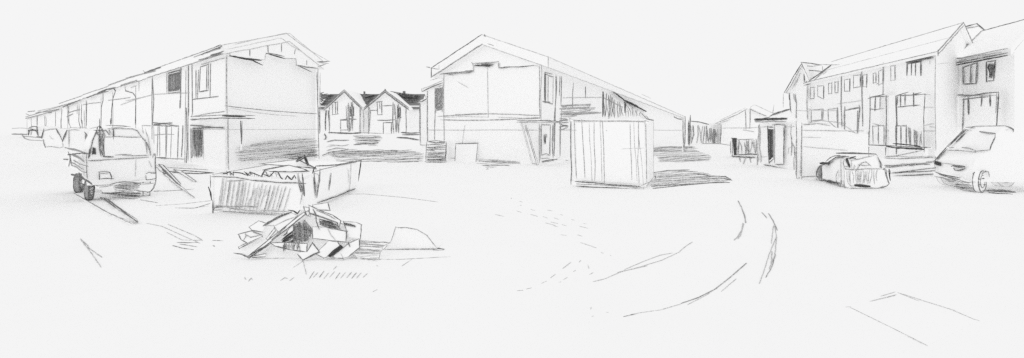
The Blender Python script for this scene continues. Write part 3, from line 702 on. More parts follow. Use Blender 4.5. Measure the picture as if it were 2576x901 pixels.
hatch(mb, H1, 15, '580,730 690,750 800,766 800,774 690,764', 12, 2.6, 2.6, (2, 3)); S(mb, H1, 15, 2.6, 2, '760,380 770,430 775,520 768,610', '775,480 800,530 805,640', '820,260 820,360'); S(mb, H1, 15, 2, 1, '795,640 798,840', '765,300 764,380')
mb.build('wall', root)
o = opening(root, HP, 15, '532,322 596,326 592,650 545,690', 'door', 'dark', 3, 3, ht=(3, 4, 4)); o.name = 'doorway'
mb = MB(); dl = quad(HP.off(.03), 15, '598,306 706,304 692,704 600,700'); mb.prism(dl, HP.n * .05, 'timber'); D1 = HP.off(.085)
S(mb, D1, 15, 3.2, 3, '575,302 640,298 708,304', '706,304 698,420 692,560 694,704', '605,706 694,704'); S(mb, D1, 15, 2.2, 2, '598,310 600,500 598,690', '690,320 690,420'); mb.build('door', root)
mb = MB(); cc = [HP.hit(*zp(15, 495, 262)), HP.hit(*zp(15, 825, 256))]; zc = (cc[0].z + cc[1].z) / 2
f4 = [(cc[0].x, cc[0].y), (cc[1].x, cc[1].y), add2((cc[1].x, cc[1].y), (HP.n.x, HP.n.y), .5), add2((cc[0].x, cc[0].y), (HP.n.x, HP.n.y), .5)]
mb.loft([v3(p, 2.22) for p in f4], [v3(p, 2.36) for p in f4], 'timber'); mb.stroke3([v3(f4[3], 2.36), v3(f4[2], 2.36)], 4.4, 4, .6, 5); mb.stroke3([v3(f4[3], 2.30), v3(f4[2], 2.31)], 3.4, 3, .8, 5); mb.stroke3([v3(f4[3], 2.36), v3(f4[3], 2.22), v3(f4[2], 2.22)], 2.6, 3, .6, 5); mb.build('canopy', root)
mb = MB(); rr = quad(HP.off(-1.2), 15, '470,238 540,222 660,172 752,140 776,176 820,262 500,262'); mb.prism(rr, (.5, 1.4, 0), 'tile'); Rq = HP.off(-1.19)
S(mb, Rq, 15, 4.2, 3, '470,238 545,222', '550,212 600,186 660,166 752,138'); S(mb, Rq, 15, 2.6, 2, '560,208 660,178 750,146', '752,138 776,178'); S(mb, Rq, 15, 2, 1, '545,232 620,240 680,248', '850,155 960,158'); mb.build('roof', root)
k0, k1 = atd(zp(7, 552, 0)[0], 16.5), atd(zp(7, 984, 0)[0], 15.2)
KP = vpl(k0, k1); K1 = KP.off(.02)
root = thing('hoarding', v3(k0, 0), 'long blank pale hoarding with a double left post, between the site hut and the hatchback', 'hoarding')
mb = MB(); pts = quad(KP, 7, '556,436 640,442 730,446 850,478 925,496 984,500')
bot = [V((p.x, p.y, 0)) for p in (pts[-1], pts[0])]
mb.prism(pts + bot, -KP.n * .08, 'plaster')
S(mb, K1, 7, 2.0, 1, '590,478 700,480 850,482', '590,520 700,522', '596,575 700,585 860,598', '590,440 680,440 760,452'); S(mb, K1, 7, 2.4, 2, '850,480 890,488 922,498', '560,765 600,756 690,752'); S(mb, K1, 7, 2.8, 3, '548,768 580,776')
S(mb, K1, 7, 2.6, 2, '600,446 680,438 740,442'); mb.build('panel', root)
for s in ('552,436 558,436 556,764 550,764', '584,436 592,436 586,772 578,772'):
    mb = MB(); mb.prism(quad(K1, 7, s), KP.n * .08, 'timber'); p = pts_of(s); S(mb, KP.off(.105), 7, 2.6, 2, f'{p[0][0]+3},{p[0][1]} {p[2][0]},{p[2][1]-150} {p[2][0]-1},{p[2][1]}'); S(mb, KP.off(.105), 7, 2, 1, f'{p[0][0]},{p[0][1]+110} {p[3][0]},{p[3][1]-20}'); mb.build('post', root)

# ================================================================== right terrace
RA, RB = atd(2030, 31.6), atd(2351, 19.3)
RP_ = vpl(RA, RB); R1 = RP_.off(.02); RD = (7.0, 4.8)
def rfoot(z8x):
    p = RP_.hit(zp(8, z8x, 400)[0], 330); return (p.x, p.y)
rc = [15, 178, 277, 400, 625]
RLB = ['far end house of the right terrace with a small cross gable',
       'house of the right terrace with a tall garage frame, next to the cross-gable house',
       'terraced house of the right terrace with one narrow two-storey bay frame',
       'near house of the right terrace with a wide two-storey bay frame']
rroot, rw, rr_ = [], [], []
for i in range(4):
    a, b = rfoot(rc[i]), rfoot(rc[i + 1])
    root = thing('terraced_house', v3(a, 0), RLB[i], 'house', 'houses of the right terrace')
    wm, rm = MB(), MB()
    A, B = unit(wm, rm, a, b, RD, 5.2, 6.95, .5, ov=.3, th=.14, eb=.3 if i == 3 else 0)
    rm.stroke3([A[0], B[0]], 2.2, 2, .8, 2); rm.stroke3([A[1], B[1]], 2.8, 2, .7, 3); rm.stroke3([A[0].lerp(A[1], .45), B[0].lerp(B[1], .45)], 1.8, 1, 1.0, 2)
    if i == 3: RBe = B
    rroot.append(root); rw.append(wm); rr_.append(rm)
def rS(w, t, *strs, z=8):
    for s in strs:
        q = pts_of(s); mx = sum(x for x, y in q) / len(q); i = 0
        while i < 3 and rc[i + 1] < mx: i += 1
        S(rw[i], R1, z, w, t, s)
rS(2.4, 2, '16,336 14,420 18,520', '178,295 176,430 180,545', '274,278 276,400 280,545', '378,240 378,330'); rS(2.0, 1, '628,205 626,400 630,660', '378,330 374,430', '160,436 280,420 420,398 600,392', '12,465 160,470', '420,460 620,452', '180,565 400,566', '400,565 625,566')
for i, s in ((0, '31,360 49,357 48,410 31,412'), (0, '66,352 95,350 94,414 67,400'), (0, '118,340 134,337 133,386 118,388'), (0, '149,334 164,330 163,382 149,384'), (1, '194,322 220,318 219,376 195,376'), (1, '238,302 270,298 270,354 238,360'), (2, '283,300 302,296 300,354 283,352'), (2, '332,292 345,288 345,334 332,336'), (2, '358,280 378,274 377,338 358,346'), (3, '416,256 436,254 436,322 416,324')):
    opening(rroot[i], RP_, 8, s, 'window', 'glass', 2.0, 3 if R() > .5 else 2)
opening(rroot[3], RP_, 8, '496,246 560,236 560,302 494,300', 'window', 'glass', 2.8, 3, mull=(.32, .62), skip=(2,))
hatch(rw[3], RP_.off(.06), 8, '482,234 560,216 620,206 622,212 560,228 500,242 484,244', -11, 2.6, 3, (3, 3, 4)); rS(3, 3, '490,224 560,210 625,202')
rS(1.8, 1, '640,245 700,240', '600,230 600,244'); rS(2.2, 2, '358,336 346,342', '66,352 90,350', '490,240 490,300')
opening(rroot[0], RP_, 8, '36,466 92,462 90,512 36,518', 'window', 'glass', 2.6, 2, mull=(.9,)); opening(rroot[0], RP_, 8, '116,464 160,458 162,556 118,520', 'window', 'glass', 2.6, 2)
opening(rroot[1], RP_, 8, '194,468 266,452 258,576 196,560', 'door', 'plaster', 3, 2, skip=(2,)); rS(3.4, 2, '194,450 192,555', '262,442 266,460 258,530', '256,470 254,575'); rS(2.6, 3, '194,468 266,456'); rS(2.0, 1, '160,530 200,545 250,578', '0,530 80,516 200,530')
# two storey bays
def bay(i, s, lab, ticks, gwin, extra):
    n = RP_.n; mb = MB(); q = quad(RP_, 8, s); q = [q[0], q[1], V((q[1].x, q[1].y, 0)), V((q[0].x, q[0].y, 0))]
    mb.prism([p for p in q], n * .3, 'plaster'); B1 = RP_.off(.32)
    for e in extra: S(mb, B1, 8, e[0] * .8, e[1], *e[2:])
    for t in ticks: S(mb, B1, 8, 2.3, 3, t)
    o = mb.build('bay', rroot[i])
    for g_ in gwin: opening(rroot[i], RP_.off(.3), 8, g_, 'window', 'glass', 2.2, 3, mull=(.5,), skip=(2,))
bay(2, '314,405 392,394', '', ['340,402 338,468', '364,400 362,462'], ['330,544 384,540 384,630 332,626'], [(3.4, 3, '304,412 340,400 386,390', '322,402 395,400'), (2.8, 3, '312,460 340,464 384,458', '392,396 394,500 390,680'), (2.4, 2, '314,390 315,470 305,700', '306,570 303,640', '328,530 384,545', '356,540 352,610')])
bay(3, '438,396 578,380', '', ['460,394 460,446', '482,390 481,440', '522,382 523,448', '446,402 445,440'], ['440,544 490,540 490,634 442,640'], [(3.4, 3, '436,400 470,388 498,380', '460,398 520,394 580,390', '520,392 560,382'), (2.8, 3, '446,452 500,446 556,442', '578,390 572,500 574,664', '438,400 442,520 440,676'), (2.4, 2, '440,540 490,544', '498,548 505,640', '390,690 440,685 560,660'), (3.2, 2, '505,552 508,635', '525,560 528,640', '540,566 542,640', '556,580 554,640')])
hb = MB(); hatch(hb, RP_.off(.33), 8, '520,555 560,570 560,640 524,640', 88, 5, 2.0, (1, 2, 2)); hb.build('blind', rroot[3])
rS(2, 1, '575,540 620,530', '600,545 625,548')
# rail in front
RL = RP_.off(.9)
mb = MB(); a_, b_ = RL.hit(*zp(8, 200, 630)), RL.hit(*zp(8, 604, 644)); mb.prism([a_, b_, b_ - V((0, 0, .08)), a_ - V((0, 0, .08))], -RL.n * .06, 'timber')
S(mb, RL.off(.01), 8, 2.8, 3, '200,628 300,632 400,636 500,641 604,645'); S(mb, RL.off(.012), 8, 4.2, 4, '392,640 450,648 560,650', '424,626 500,632 556,640', '440,645 520,652 575,654'); S(mb, RL.off(.01), 8, 2.6, 3, '200,628 206,636', '574,640 574,662')
for t in (.1, .5, .95):
    p = a_.lerp(b_, t); mb.prism([V((p.x, p.y, 0)), V((p.x + .08, p.y, 0)), V((p.x + .08, p.y, p.z - .04)), V((p.x, p.y, p.z - .04))], -RL.n * .06, 'timber')
tag(mb.build('guard_rail'), 'long thin dark rail in front of the two bay frames of the right terrace', 'rail')
q0, q1 = atd(zp(8, 384, 0)[0], 17.4), atd(zp(8, 640, 0)[0], 17.6); QP = vpl(q0, q1); Q1 = QP.off(.02)
mb = MB(); q = quad(QP, 8, '384,694 640,692'); mb.prism([q[0], q[1], v3(q1, 0), v3(q0, 0)], -QP.n * .2, 'plaster')
S(mb, Q1, 8, 2.8, 2, '382,695 450,698 520,696 600,692 632,694', '390,686 500,690 626,686'); hatch(mb, Q1, 8, '380,728 500,722 628,708 628,720 500,736 385,742', -3, 2.8, 2.8, (2, 2, 3)); S(mb, Q1, 8, 3, 3, '416,768 480,760 560,750 626,742', '416,767 520,762 630,756', '412,784 500,778 630,772'); S(mb, Q1, 8, 2.2, 2, '628,690 632,740')
tag(mb.build('low_wall'), 'low stepped wall of long bands between the hatchback and the van', 'wall')
# cross gable at the far end
mb, rm = MB(), MB(); cg = vpl(atd(zp(7, 510, 0)[0], 31.9), atd(zp(7, 622, 0)[0], 31.0))
q = quad(cg, 7, '518,256 588,92 622,200'); p0, p1 = V((q[0].x, q[0].y, 0)), V((q[2].x, q[2].y, 0))
mb.prism([p0, q[0], q[1], q[2], p1], (3.2, 2.6, 0), 'plaster'); c1 = cg.off(.02)
S(mb, c1, 7, 2.6, 3, '514,256 516,300 520,370'); S(mb, c1, 7, 3.4, 4, '510,262 512,296'); S(mb, c1, 7, 2.8, 2, '538,262 542,290 556,320', '546,262 554,318', '555,300 553,430', '620,205 618,300 620,415', '520,350 522,372'); S(mb, c1, 7, 4.2, 3, '600,146 602,186'); S(mb, c1, 7, 2, 1, '530,230 560,170', '545,220 575,140', '600,110 630,170 634,190', '560,360 620,362', '476,260 478,300')
mb.build('gable_wall', rroot[0]); e = cg.off(.35)
for s in ('480,252 588,74 590,92 492,256', '588,74 634,196 622,200 586,94'):
    rm.prism(quad(e, 7, s), (3.5, 2.8, 0), 'tile')
e1 = e.off(.01); S(rm, e1, 7, 2.8, 3, '480,254 500,225 540,150 588,76', '588,82 594,100 604,116'); S(rm, e1, 7, 2.4, 2, '492,254 520,215 560,140 586,96', '482,254 514,258'); S(rm, e1, 7, 2.2, 1, '600,112 628,170 634,188')
tp = e.hit(*zp(7, 588, 76)); SDp = V((3.5, 2.8, 0)); 
rm.build('gable_roof', rroot[0])
m0 = rr_[0]
RPL = PL(v3(RA, 5.3), (0, 0, 1))
slope = PL(v3(RA, 5.2), V((RD[0], RD[1], 0)).normalized() * -.5 + V((0, 0, 1)) * 1.2)
A3 = [v3(RA, 5.2), v3(RB, 5.2), v3(RA, 6.95) + V((RD[0] / 2, RD[1] / 2, 0))]
slope = PL(A3[0], (A3[1] - A3[0]).cross(A3[2] - A3[0])).off(.14)
S(m0, slope, 7, 3.2, 3, '598,200 650,170 700,136 768,86', '600,212 640,202'); hatch(m0, slope, 7, '600,198 690,144 760,90 735,130 690,155 630,190', -36, 3.5, 2.4, (1, 2))
vq = cg.off(-.5)
S(m0, vq, 7, 3.0, 3, '580,72 640,78 700,88', '605,118 660,122 712,126'); S(m0, vq, 7, 2.2, 2, '700,84 770,88 810,86', '710,96 712,124', '600,92 650,96 690,90')
# near verge
r3 = rr_[3]
r3.stroke3([RBe[0], RBe[1]], 3.2, 2, .8, 3); r3.stroke3([RBe[5], RBe[4]], 2.8, 2, .8, 3); r3.stroke3([RBe[5], RBe[0]], 4, 3, .5, 4)
r3.stroke3([RBe[1], RBe[2]], 3, 2, .8, 3)
for i in range(4):
    rw[i].build('wall', rroot[i]); rr_[i].build('roof', rroot[i])
# the last house, right edge
NA, NB = atd(zp(8, 731, 0)[0], 22.0), atd(2552, 18.8)
NP = vpl(NA, NB); N1 = NP.off(.02)
root = thing('detached_house', v3(NA, 0), 'house with a dark double eave and a big framed porch, above the van', 'house')
wm, rm = MB(), MB()
A, B = unit(wm, rm, NA, NB, (5.2, 2.6), 5.25, 6.95, .5, ov=.4, th=.3)
r8 = NP.off(.42)
rm.stroke3([A[0], B[0]], 3.2, 2, .7, 3, flat=r8); rm.stroke3([A[5], B[5]], 4.6, 4, .7, 3, flat=r8); rm.stroke3([A[5].lerp(A[0], .35), B[5].lerp(B[0], .35)], 3.6, 3, .9, 3, flat=r8)
rm.stroke3([A[0], A[1]], 3.6, 2, 1, 3); rm.stroke3([A[5], A[0]], 3, 3, .5, 2); rm.stroke3([A[1], B[1]], 3.4, 3, .7, 3); rm.stroke3([A[0].lerp(A[1], .5) + V((0, 0, .1)), A[1] + V((.2, 0, .1))], 2.2, 1, 1.4, 3)
hatch(rm, r8, 8, '720,218 800,206 950,186 968,178 940,200 840,214 730,230', -7, 2.8, 2.8, (2, 3))
S(wm, N1, 8, 3.0, 2, '731,248 734,360 732,440 728,575'); S(wm, N1, 8, 2, 1, '900,486 914,490'); S(wm, N1, 8, 2, 1, '640,448 760,452 940,458', '740,395 760,390')
opening(root, NP, 8, '762,262 830,240 824,340 762,342', 'window', 'glass', 2.8, 3, mull=(.55,), skip=())
S(wm, NP.off(.06), 8, 2.8, 2, '796,252 800,340', '758,258 764,340', '826,244 820,335')
opening(root, NP, 8, '874,236 916,230 908,326 874,328', 'window', 'glass', 3, 3); hb = MB(); hatch(hb, NP.off(.07), 8, '878,244 904,246 900,310 884,318', 88, 2.4, 3, (3, 4)); hatch(hb, NP.off(.075), 8, '880,250 906,250 898,310 884,310', 20, 3, 3, (3, 4)); hb.build('dark_pane_hatch', root)  # dark crossed strokes over the window pane
pq = quad(NP, 8, '758,402 928,382'); pb = MB(); pb.prism([pq[0], pq[1], V((pq[1].x, pq[1].y, 0)), V((pq[0].x, pq[0].y, 0))], NP.n * .25, 'plaster'); N3 = NP.off(.27)
S(pb, N3, 8, 3.4, 3, '692,392 800,396 860,386 932,380', '756,416 830,406 880,402', '930,382 926,460 920,545'); S(pb, N3, 8, 3, 2, '752,402 860,394 918,396', '762,410 760,500 756,560', '922,384 916,480', '838,402 880,404'); S(pb, N3, 8, 3.2, 3, '784,406 786,486', '850,400 846,446', '888,394 889,446'); pb.build('porch', root)
wm.build('wall', root); rm.build('roof', root)
# roof peak between the two
pk, pm = MB(), None
PK = PL((24.6, 26.2, 0), (-.25, -1, 0)); pk.prism(quad(PK, 8, '735,78 825,54 864,86 800,146 770,120'), (.8, 2.5, -.3), 'tile'); K_ = PK.off(.02)
S(pk, K_, 8, 3.4, 3, '740,74 790,62 828,52', '826,54 846,70 864,86', '738,76 780,108'); S(pk, K_, 8, 2.6, 2, '745,80 830,66', '780,108 760,86', '770,118 800,148'); S(pk, K_, 8, 2.0, 1, '800,130 850,125 890,90', '860,120 830,160'); S(pk, K_, 8, 2.4, 2, '890,76 880,100 820,160')
pk.build('rear_roof', root)

# ================================================================== small truck
L0 = (-11.0, 11.3); fdir = V((.74, .67, 0)).normalized(); bdir = V((-.78, .626, 0)).normalized()
tw = 1.40
def T(s, r, z): return V((L0[0], L0[1], 0)) + fdir * r + bdir * s + V((0, 0, z))
TP = vpl(L0, (L0[0] + fdir.x, L0[1] + fdir.y)); T1 = TP.off(.015)
TS = vpl(L0, (L0[0] + bdir.x, L0[1] + bdir.y)); TS1 = TS.off(.015)
root = thing('truck', T(2, tw / 2, 0), 'small white flatbed truck with a wide windscreen and square headlights', 'truck')
cb_ = MB()
def cabsec(s, ins, ztop): return [T(s, 0.02, .42), T(s, 0, .9), T(s, .02, 1.18), T(s, .07 + ins, 1.55), T(s, .16 + ins, ztop - .1), T(s, .32 + ins, ztop), T(s, tw - .36 - ins, ztop), T(s, tw - .2 - ins, ztop - .12), T(s, tw - .06 - ins, 1.55), T(s, tw, 1.2), T(s, tw, .9), T(s, tw - .02, .42)]
cb_.loft(cabsec(0, 0, 1.9), cabsec(.8, 0, 1.92), 'metal')
S(cb_, T1, 11, 2.4, 2, '265,380 268,440 270,560 280,620', '268,360 272,600'); S(cb_, T1, 11, 2.8, 3, '975,370 974,480 982,580 976,690', '948,400 960,365 972,400', '470,75 560,76 640,78 715,90'); S(cb_, T1, 11, 3.2, 2, '490,106 620,106 740,110 790,130 830,190 890,260 920,340 926,390', '520,95 700,88'); S(cb_, T1, 11, 3, 2, '290,434 400,430 540,424', '540,424 640,416 780,410 910,400', '300,440 420,436'); S(cb_, T1, 11, 1.6, 1, '775,430 768,600', '585,210 570,370', '800,210 780,340', '750,640 860,630')
S(cb_, T1, 11, 3.6, 3, '300,400 310,320 330,230 360,160 385,100', '290,410 300,320', '345,125 400,125 470,130'); S(cb_, T1, 11, 3.4, 3, '395,200 400,260 405,330 418,390', '402,100 406,200 412,280', '440,150 420,240 412,300'); S(cb_, T1, 11, 3.2, 3, '375,110 388,85 410,84 430,110 428,130', '404,10 405,90 402,160'); S(cb_, T1, 11, 4.5, 3, '545,110 548,170 546,240', '518,10 518,66', '400,290 425,350 450,390'); hatch(cb_, T1, 11, '345,120 400,90 470,115 540,112 540,170 460,175 420,260 395,250 375,160', 60, 4.5, 2.6, (2, 2, 3))
S(cb_, T1, 11, 2.2, 1, '838,80 850,150', '840,75 940,76', '870,110 900,200 930,380', '910,440 940,510')
cb_.build('cab', root)
ws = MB(); q = quad(TP, 11, '462,195 832,195 905,385 440,388'); ws.prism(q, TP.n * .02, 'glass'); WS_ = TP.off(.024)
S(ws, WS_, 11, 2.8, 2, '460,196 600,188 720,196 832,196', '560,380 640,374 720,370', '640,384 800,384 905,380', '870,220 885,300 890,360'); S(ws, WS_, 11, 3.0, 3, '455,190 438,240 446,320 452,385', '425,350 440,392 540,396', '440,398 540,402'); S(ws, WS_, 11, 2.2, 2, '430,200 424,280 440,350'); ws.build('windscreen', root)
sg = MB(); q = quad(TP, 11, '332,300 362,308 366,372 340,366 326,376'); sg.prism(q, TP.n * .02, 'dark'); hatch(sg, TP.off(.022), 11, '332,300 362,308 366,372 326,376', 85, 2.4, 3, (4, 4)); sg.build('side_window', root)
for s, st_ in (('398,560 520,552 528,626 404,624', ['390,550 450,548 505,554 526,600 528,626', '400,555 402,630', '402,624 470,618 545,622', '410,570 490,572']), ('878,566 972,560 976,628 880,630', ['880,570 910,556 975,558', '876,590 880,632 930,630 978,618', '930,566 975,568'])):
    hl = MB(); hl.prism(quad(TP, 11, s), TP.n * .04, 'glass'); S(hl, TP.off(.045), 11, 3.4, 3, *st_); hl.build('headlight', root)
bm = MB(); q = quad(TP, 11, '400,705 540,680 640,660 830,668 972,664 960,720 920,760 820,752 640,750 430,768'); bm.prism([p for p in q], TP.n * .08, 'metal'); Bq = TP.off(.085)
S(bm, Bq, 11, 2.6, 2, '400,708 470,700 540,684', '820,680 900,672 970,664', '416,740 440,768'); S(bm, Bq, 11, 4.0, 3, '520,676 580,660 650,654 730,656 820,672', '965,680 960,715 930,750 900,762', '430,768 520,772 640,756', '800,748 860,752 920,760'); hatch(bm, Bq, 11, '545,690 640,664 800,668 812,700 806,750 640,752 560,752', 6, 2.2, 2.2, (2, 2, 3)); bm.build('bumper', root)
bd = MB()
bd.loft([T(.86, -.05, .74), T(.86, tw + .05, .74), T(.86, tw + .05, 1.16), T(.86, -.05, 1.16)], [T(3.3, -.05, .74), T(3.3, tw + .05, .74), T(3.3, tw + .05, 1.16), T(3.3, -.05, 1.16)], 'metal')
BS = PL(T(1, -.055, 0), (-bdir.y, bdir.x, 0)).off(.01)
S(bd, BS, 11, 5, 3, '75,375 140,368 230,358 300,368'); S(bd, BS, 11, 4.4, 3, '80,345 98,380 100,430 85,495', '95,380 105,440 118,490'); S(bd, BS, 11, 3.4, 2, '115,485 160,500 220,545 270,560', '120,380 190,410 255,455', '100,370 170,385 250,440', '130,430 200,470 290,495', '120,455 180,490 240,530'); S(bd, BS, 11, 3.2, 3, '30,420 80,425'); S(bd, BS, 11, 4, 2, '45,300 110,322 180,335 265,358'); S(bd, BS, 11, 6, 3, '190,560 250,630 310,665', '235,615 300,655 330,680')
bd.build('load_bed', root)
ch = MB(); ch.loft([T(.3, .25, .35), T(.3, tw - .25, .35), T(.3, tw - .25, .5), T(.3, .25, .5)], [T(3.2, .25, .35), T(3.2, tw - .25, .35), T(3.2, tw - .25, .73), T(3.2, .25, .73)], 'metal')
ch.stroke3([T(.5, 0, .55), T(2.6, 0, .55)], 5, 3, 1.2, 0); ch.build('chassis', root)
def wheel(c, ax, r, wdt, par, w=3.0, t=3, mat='metal', hub=True, dens=0):
    ax = V(ax).normalized(); up = V((0, 0, 1)); sd = ax.cross(up).normalized(); mb = MB(); n = 22
    ring = lambda rr, o: [c + ax * o + (sd * math.cos(2 * math.pi * k / n) + up * math.sin(2 * math.pi * k / n)) * rr for k in range(n)]
    mb.loft(ring(r, -wdt / 2), ring(r, wdt / 2), mat)
    for o in (-wdt / 2, wdt / 2):
        q = ring(r, o * 1.04); mb.stroke3(q + q[:1], w, t, .5, 0)
    if dens:
        for o in (-wdt / 2 * 1.05,):
            pl = PL(c + ax * o, ax)
            for k in range(dens):
                y = -.9 + 1.8 * k / dens; hw = math.sqrt(1 - y * y) * .9
                mb.stroke3([c + ax * o + up * r * (y + (R() - .5) * .2) - sd * r * hw, c + ax * o + up * r * (y + (R() - .5) * .2) + sd * r * hw], 2.8, random.choice((2, 3, 3)), 1, 0)
                mb.stroke3([c + ax * -o + up * r * (y + (R() - .5) * .2) - sd * r * hw, c + ax * -o + up * r * (y + (R() - .5) * .2) + sd * r * hw], 2.8, random.choice((2, 3, 3)), 1, 0)
    wo = mb.build('wheel', par)
    if hub:
        hm = MB()
        for o in (-1, 1): hm.loft(ring(r * .58, o * wdt * .5), ring(r * .5, o * wdt * .56), 'metal'); q = ring(r * .58, o * wdt * .57); hm.stroke3(q + q[:1], w * .7, 2, .5, 0)
        hm.build('rim', wo)
    return wo
wheel(T(.35, .10, .29), fdir + bdir * -.18, .29, .075, root, 3.2, 3, 'grey', dens=12)
wheel(T(.35, tw - .14, .29), fdir, .29, .14, root, 2.4, 2, 'metal', dens=0)
wheel(T(2.55, .16, .28), fdir + bdir * -.2, .28, .11, root, 2.6, 3, 'grey', dens=14)
wheel(T(2.55, tw - .2, .28), fdir, .28, .18, root, 2.0, 2, 'metal')
mr_ = MB(); mr_.prism(quad(TP.off(.1), 11, '952,372 972,364 976,400 956,410'), TP.n * .04, 'metal'); S(mr_, TP.off(.145), 11, 2.6, 3, '948,410 952,372 962,362 974,400'); mr_.build('mirror', root)

# small cars parked along the left terrace
for s, dd, lb, xs in (('405,496 418,430 428,378 480,368 530,376 546,440 548,502', 72, 'tiny dark-outlined car, farthest of the cars along the left terrace', [(4.2, 3, '405,490 420,425 480,420 530,430 548,500', '420,390 470,372 530,374 545,490'), (3, 3, '440,400 490,425 540,460', '405,420 410,495'), (2.6, 2, '458,425 445,500')]),
                      ('612,545 628,430 640,414 800,402 830,450 870,515 905,590 900,660 840,682 730,662 650,672 620,600', 43, 'pale parked car with a sloping bonnet, middle of the cars along the left terrace', [(4.2, 3, '598,540 628,412', '805,402 830,455 865,512'), (3, 3, '865,510 905,595', '615,560 630,620 650,672'), (2.6, 2, '590,425 640,430 720,412 800,405', '650,668 730,660 850,684 900,668', '905,590 905,650'), (2, 1, '705,500 740,545 765,550')]),
                      ('900,580 930,480 965,420 1140,420 1215,450 1245,480 1245,700 1160,700 1000,680 910,640', 36, 'pale parked car nearest the truck load bed, its roof curving down to the left', [(3.6, 3, '895,590 920,520 960,425', '1215,455 1245,490 1250,560'), (2.8, 2, '960,424 1060,418 1140,424', '1225,470 1230,690'), (2.2, 2, '990,430 990,660')])):
    pl = PL((0, dd, 0), (-.4, 1, 0)); q = quad(pl, 14, s); zmin = min(p.z for p in q)
    q = [V((p.x, p.y, max(p.z, 0.02))) for p in q]
    root = thing('parked_car', V((q[0].x, q[0].y, 0)), lb, 'car', 'cars parked along the left terrace')
    mb = MB(); L = (.9, 1.6, 0); mb.prism(q, V(L), 'metal')
    for w, t, *ss in xs: S(mb, pl.off(.03), 14, w, t, *ss)
    mb.build('body', root)

# ================================================================== hatchback
c0 = (10.57, 13.85); uu = V((1, -.1, 0)).normalized(); ss = V((.28, .96, 0)).normalized()
KS = vpl(c0, (c0[0] + ss.x, c0[1] + ss.y)); KR = vpl(c0, (c0[0] + uu.x, c0[1] + uu.y))
root = thing('hatchback', v3(c0, 0), 'small rounded hatchback with a grey tailgate and roof bar, in front of the hoarding', 'car')
left = quad(KS, 9, '585,715 572,450 600,262 460,250 330,345 225,385 170,470 165,590 240,650 400,690')
wd = 1.30
ins = [0, .06, .22, .22, .15, .05, 0, 0, 0, 0]
left = [V((p.x, p.y, max(p.z, .08))) for p in left]
rgt = [p + uu * (wd - ins[k]) for k, p in enumerate(left)]
lft = [p + uu * (ins[k] * .1) for k, p in enumerate(left)]
bd = MB(); cen = sum(left, V()) / len(left)
def sect(k):
    out = []
    for a_, b_ in zip(lft, rgt):
        p = a_.lerp(b_, k); c = cen + uu * wd * k
        out.append(c + (p - c) * (1 - .10 * (abs(k - .5) * 2) ** 6))
    return out
ks = (0, .05, .12, .25, .5, .75, .88, .95, 1); sc_ = [sect(k) for k in ks]
for a_, b_ in zip(sc_, sc_[1:]): bd.loft(a_, b_, 'metal', False)
bd.poly(sc_[0], 'metal'); bd.poly(sc_[-1], 'metal')
bd.stroke3([sc_[0][k] - uu * .01 for k in (2, 3, 4, 5, 6, 7, 8)], 3.4, 3, .6, 0)
bd.stroke3([sc_[3][k] + V((0, 0, .01)) for k in (3, 4, 5)], 2.6, 2, .6, 0)
Rr = KR.off(.02); Ss = KS.off(.02)
SP9 = [rgt[0], rgt[1], rgt[2]]
S(bd, Ss, 9, 4.0, 3, '310,340 360,290 410,260 460,250', '460,250 540,258 640,262'); S(bd, Ss, 9, 3.6, 3, '340,395 370,360 420,330', '150,500 158,570 175,590', '150,490 170,500'); S(bd, Ss, 9, 2.6, 2, '460,250 520,262 640,262', '360,370 400,320 480,285 560,272', '170,590 190,625 240,645', '215,400 185,450 165,500', '245,380 240,500 242,690', '225,400 205,520 235,690', '260,655 340,656')
hatch(bd, Ss, 9, '225,390 250,385 250,660 232,690 210,520 185,470', 88, 3, 2.6, (2, 2, 3)); hatch(bd, Ss, 9, '285,590 360,600 500,630 540,650 420,655 350,640', 14, 2.6, 3.2, (3, 4, 4)); S(bd, Ss, 9, 2.6, 2, '300,610 340,660 380,684', '390,670 450,690 530,706', '140,545 210,545')
hatch(bd, Ss, 9, '480,400 500,330 540,290 570,300 570,600 480,590', 88, 5, 1.8, (1, 1)); hatch(bd, Ss, 9, '470,600 560,610 600,740 610,800 560,760 490,700', 80, 6, 3, (2, 3))
bd.build('body', root)
tg = MB(); q = quad(KR, 9, '580,450 1120,445 1160,470 1215,640 1050,712 640,712 585,690'); tg.prism(q, KR.n * .03, 'metal'); Tq = KR.off(.035)
hatch(tg, Tq, 9, '590,470 640,450 1060,450 1060,600 1000,660 620,660', 89, 5.5, 1.9, (1, 1, 1), jit=.6); hatch(tg, Tq, 9, '750,470 900,460 940,640 760,650', 87, 6, 1.8, (1, 1)); S(tg, Tq, 9, 2.6, 2, '630,640 665,682 720,684', '950,706 1050,718'); S(tg, Tq, 9, 3, 3, '1050,718 1130,705 1190,680 1220,645', '1160,470 1200,600 1215,640'); S(tg, Tq, 9, 6, 4, '730,675 800,686 940,692', '740,684 840,690 950,694', '735,668 940,686'); S(tg, Tq, 9, 2.8, 2, '1110,440 1220,480')
hatch(tg, Tq, 9, '1110,400 1150,430 1230,440 1240,560 1255,620 1205,625 1170,470', 80, 2.6, 3.4, (3, 4, 4)); tg.build('tailgate', root)
rw_ = MB(); q = quad(KR, 9, '570,440 560,300 615,280 1020,262 1105,435'); rw_.prism(q, KR.n * .02, 'glass'); Wq = KR.off(.04)
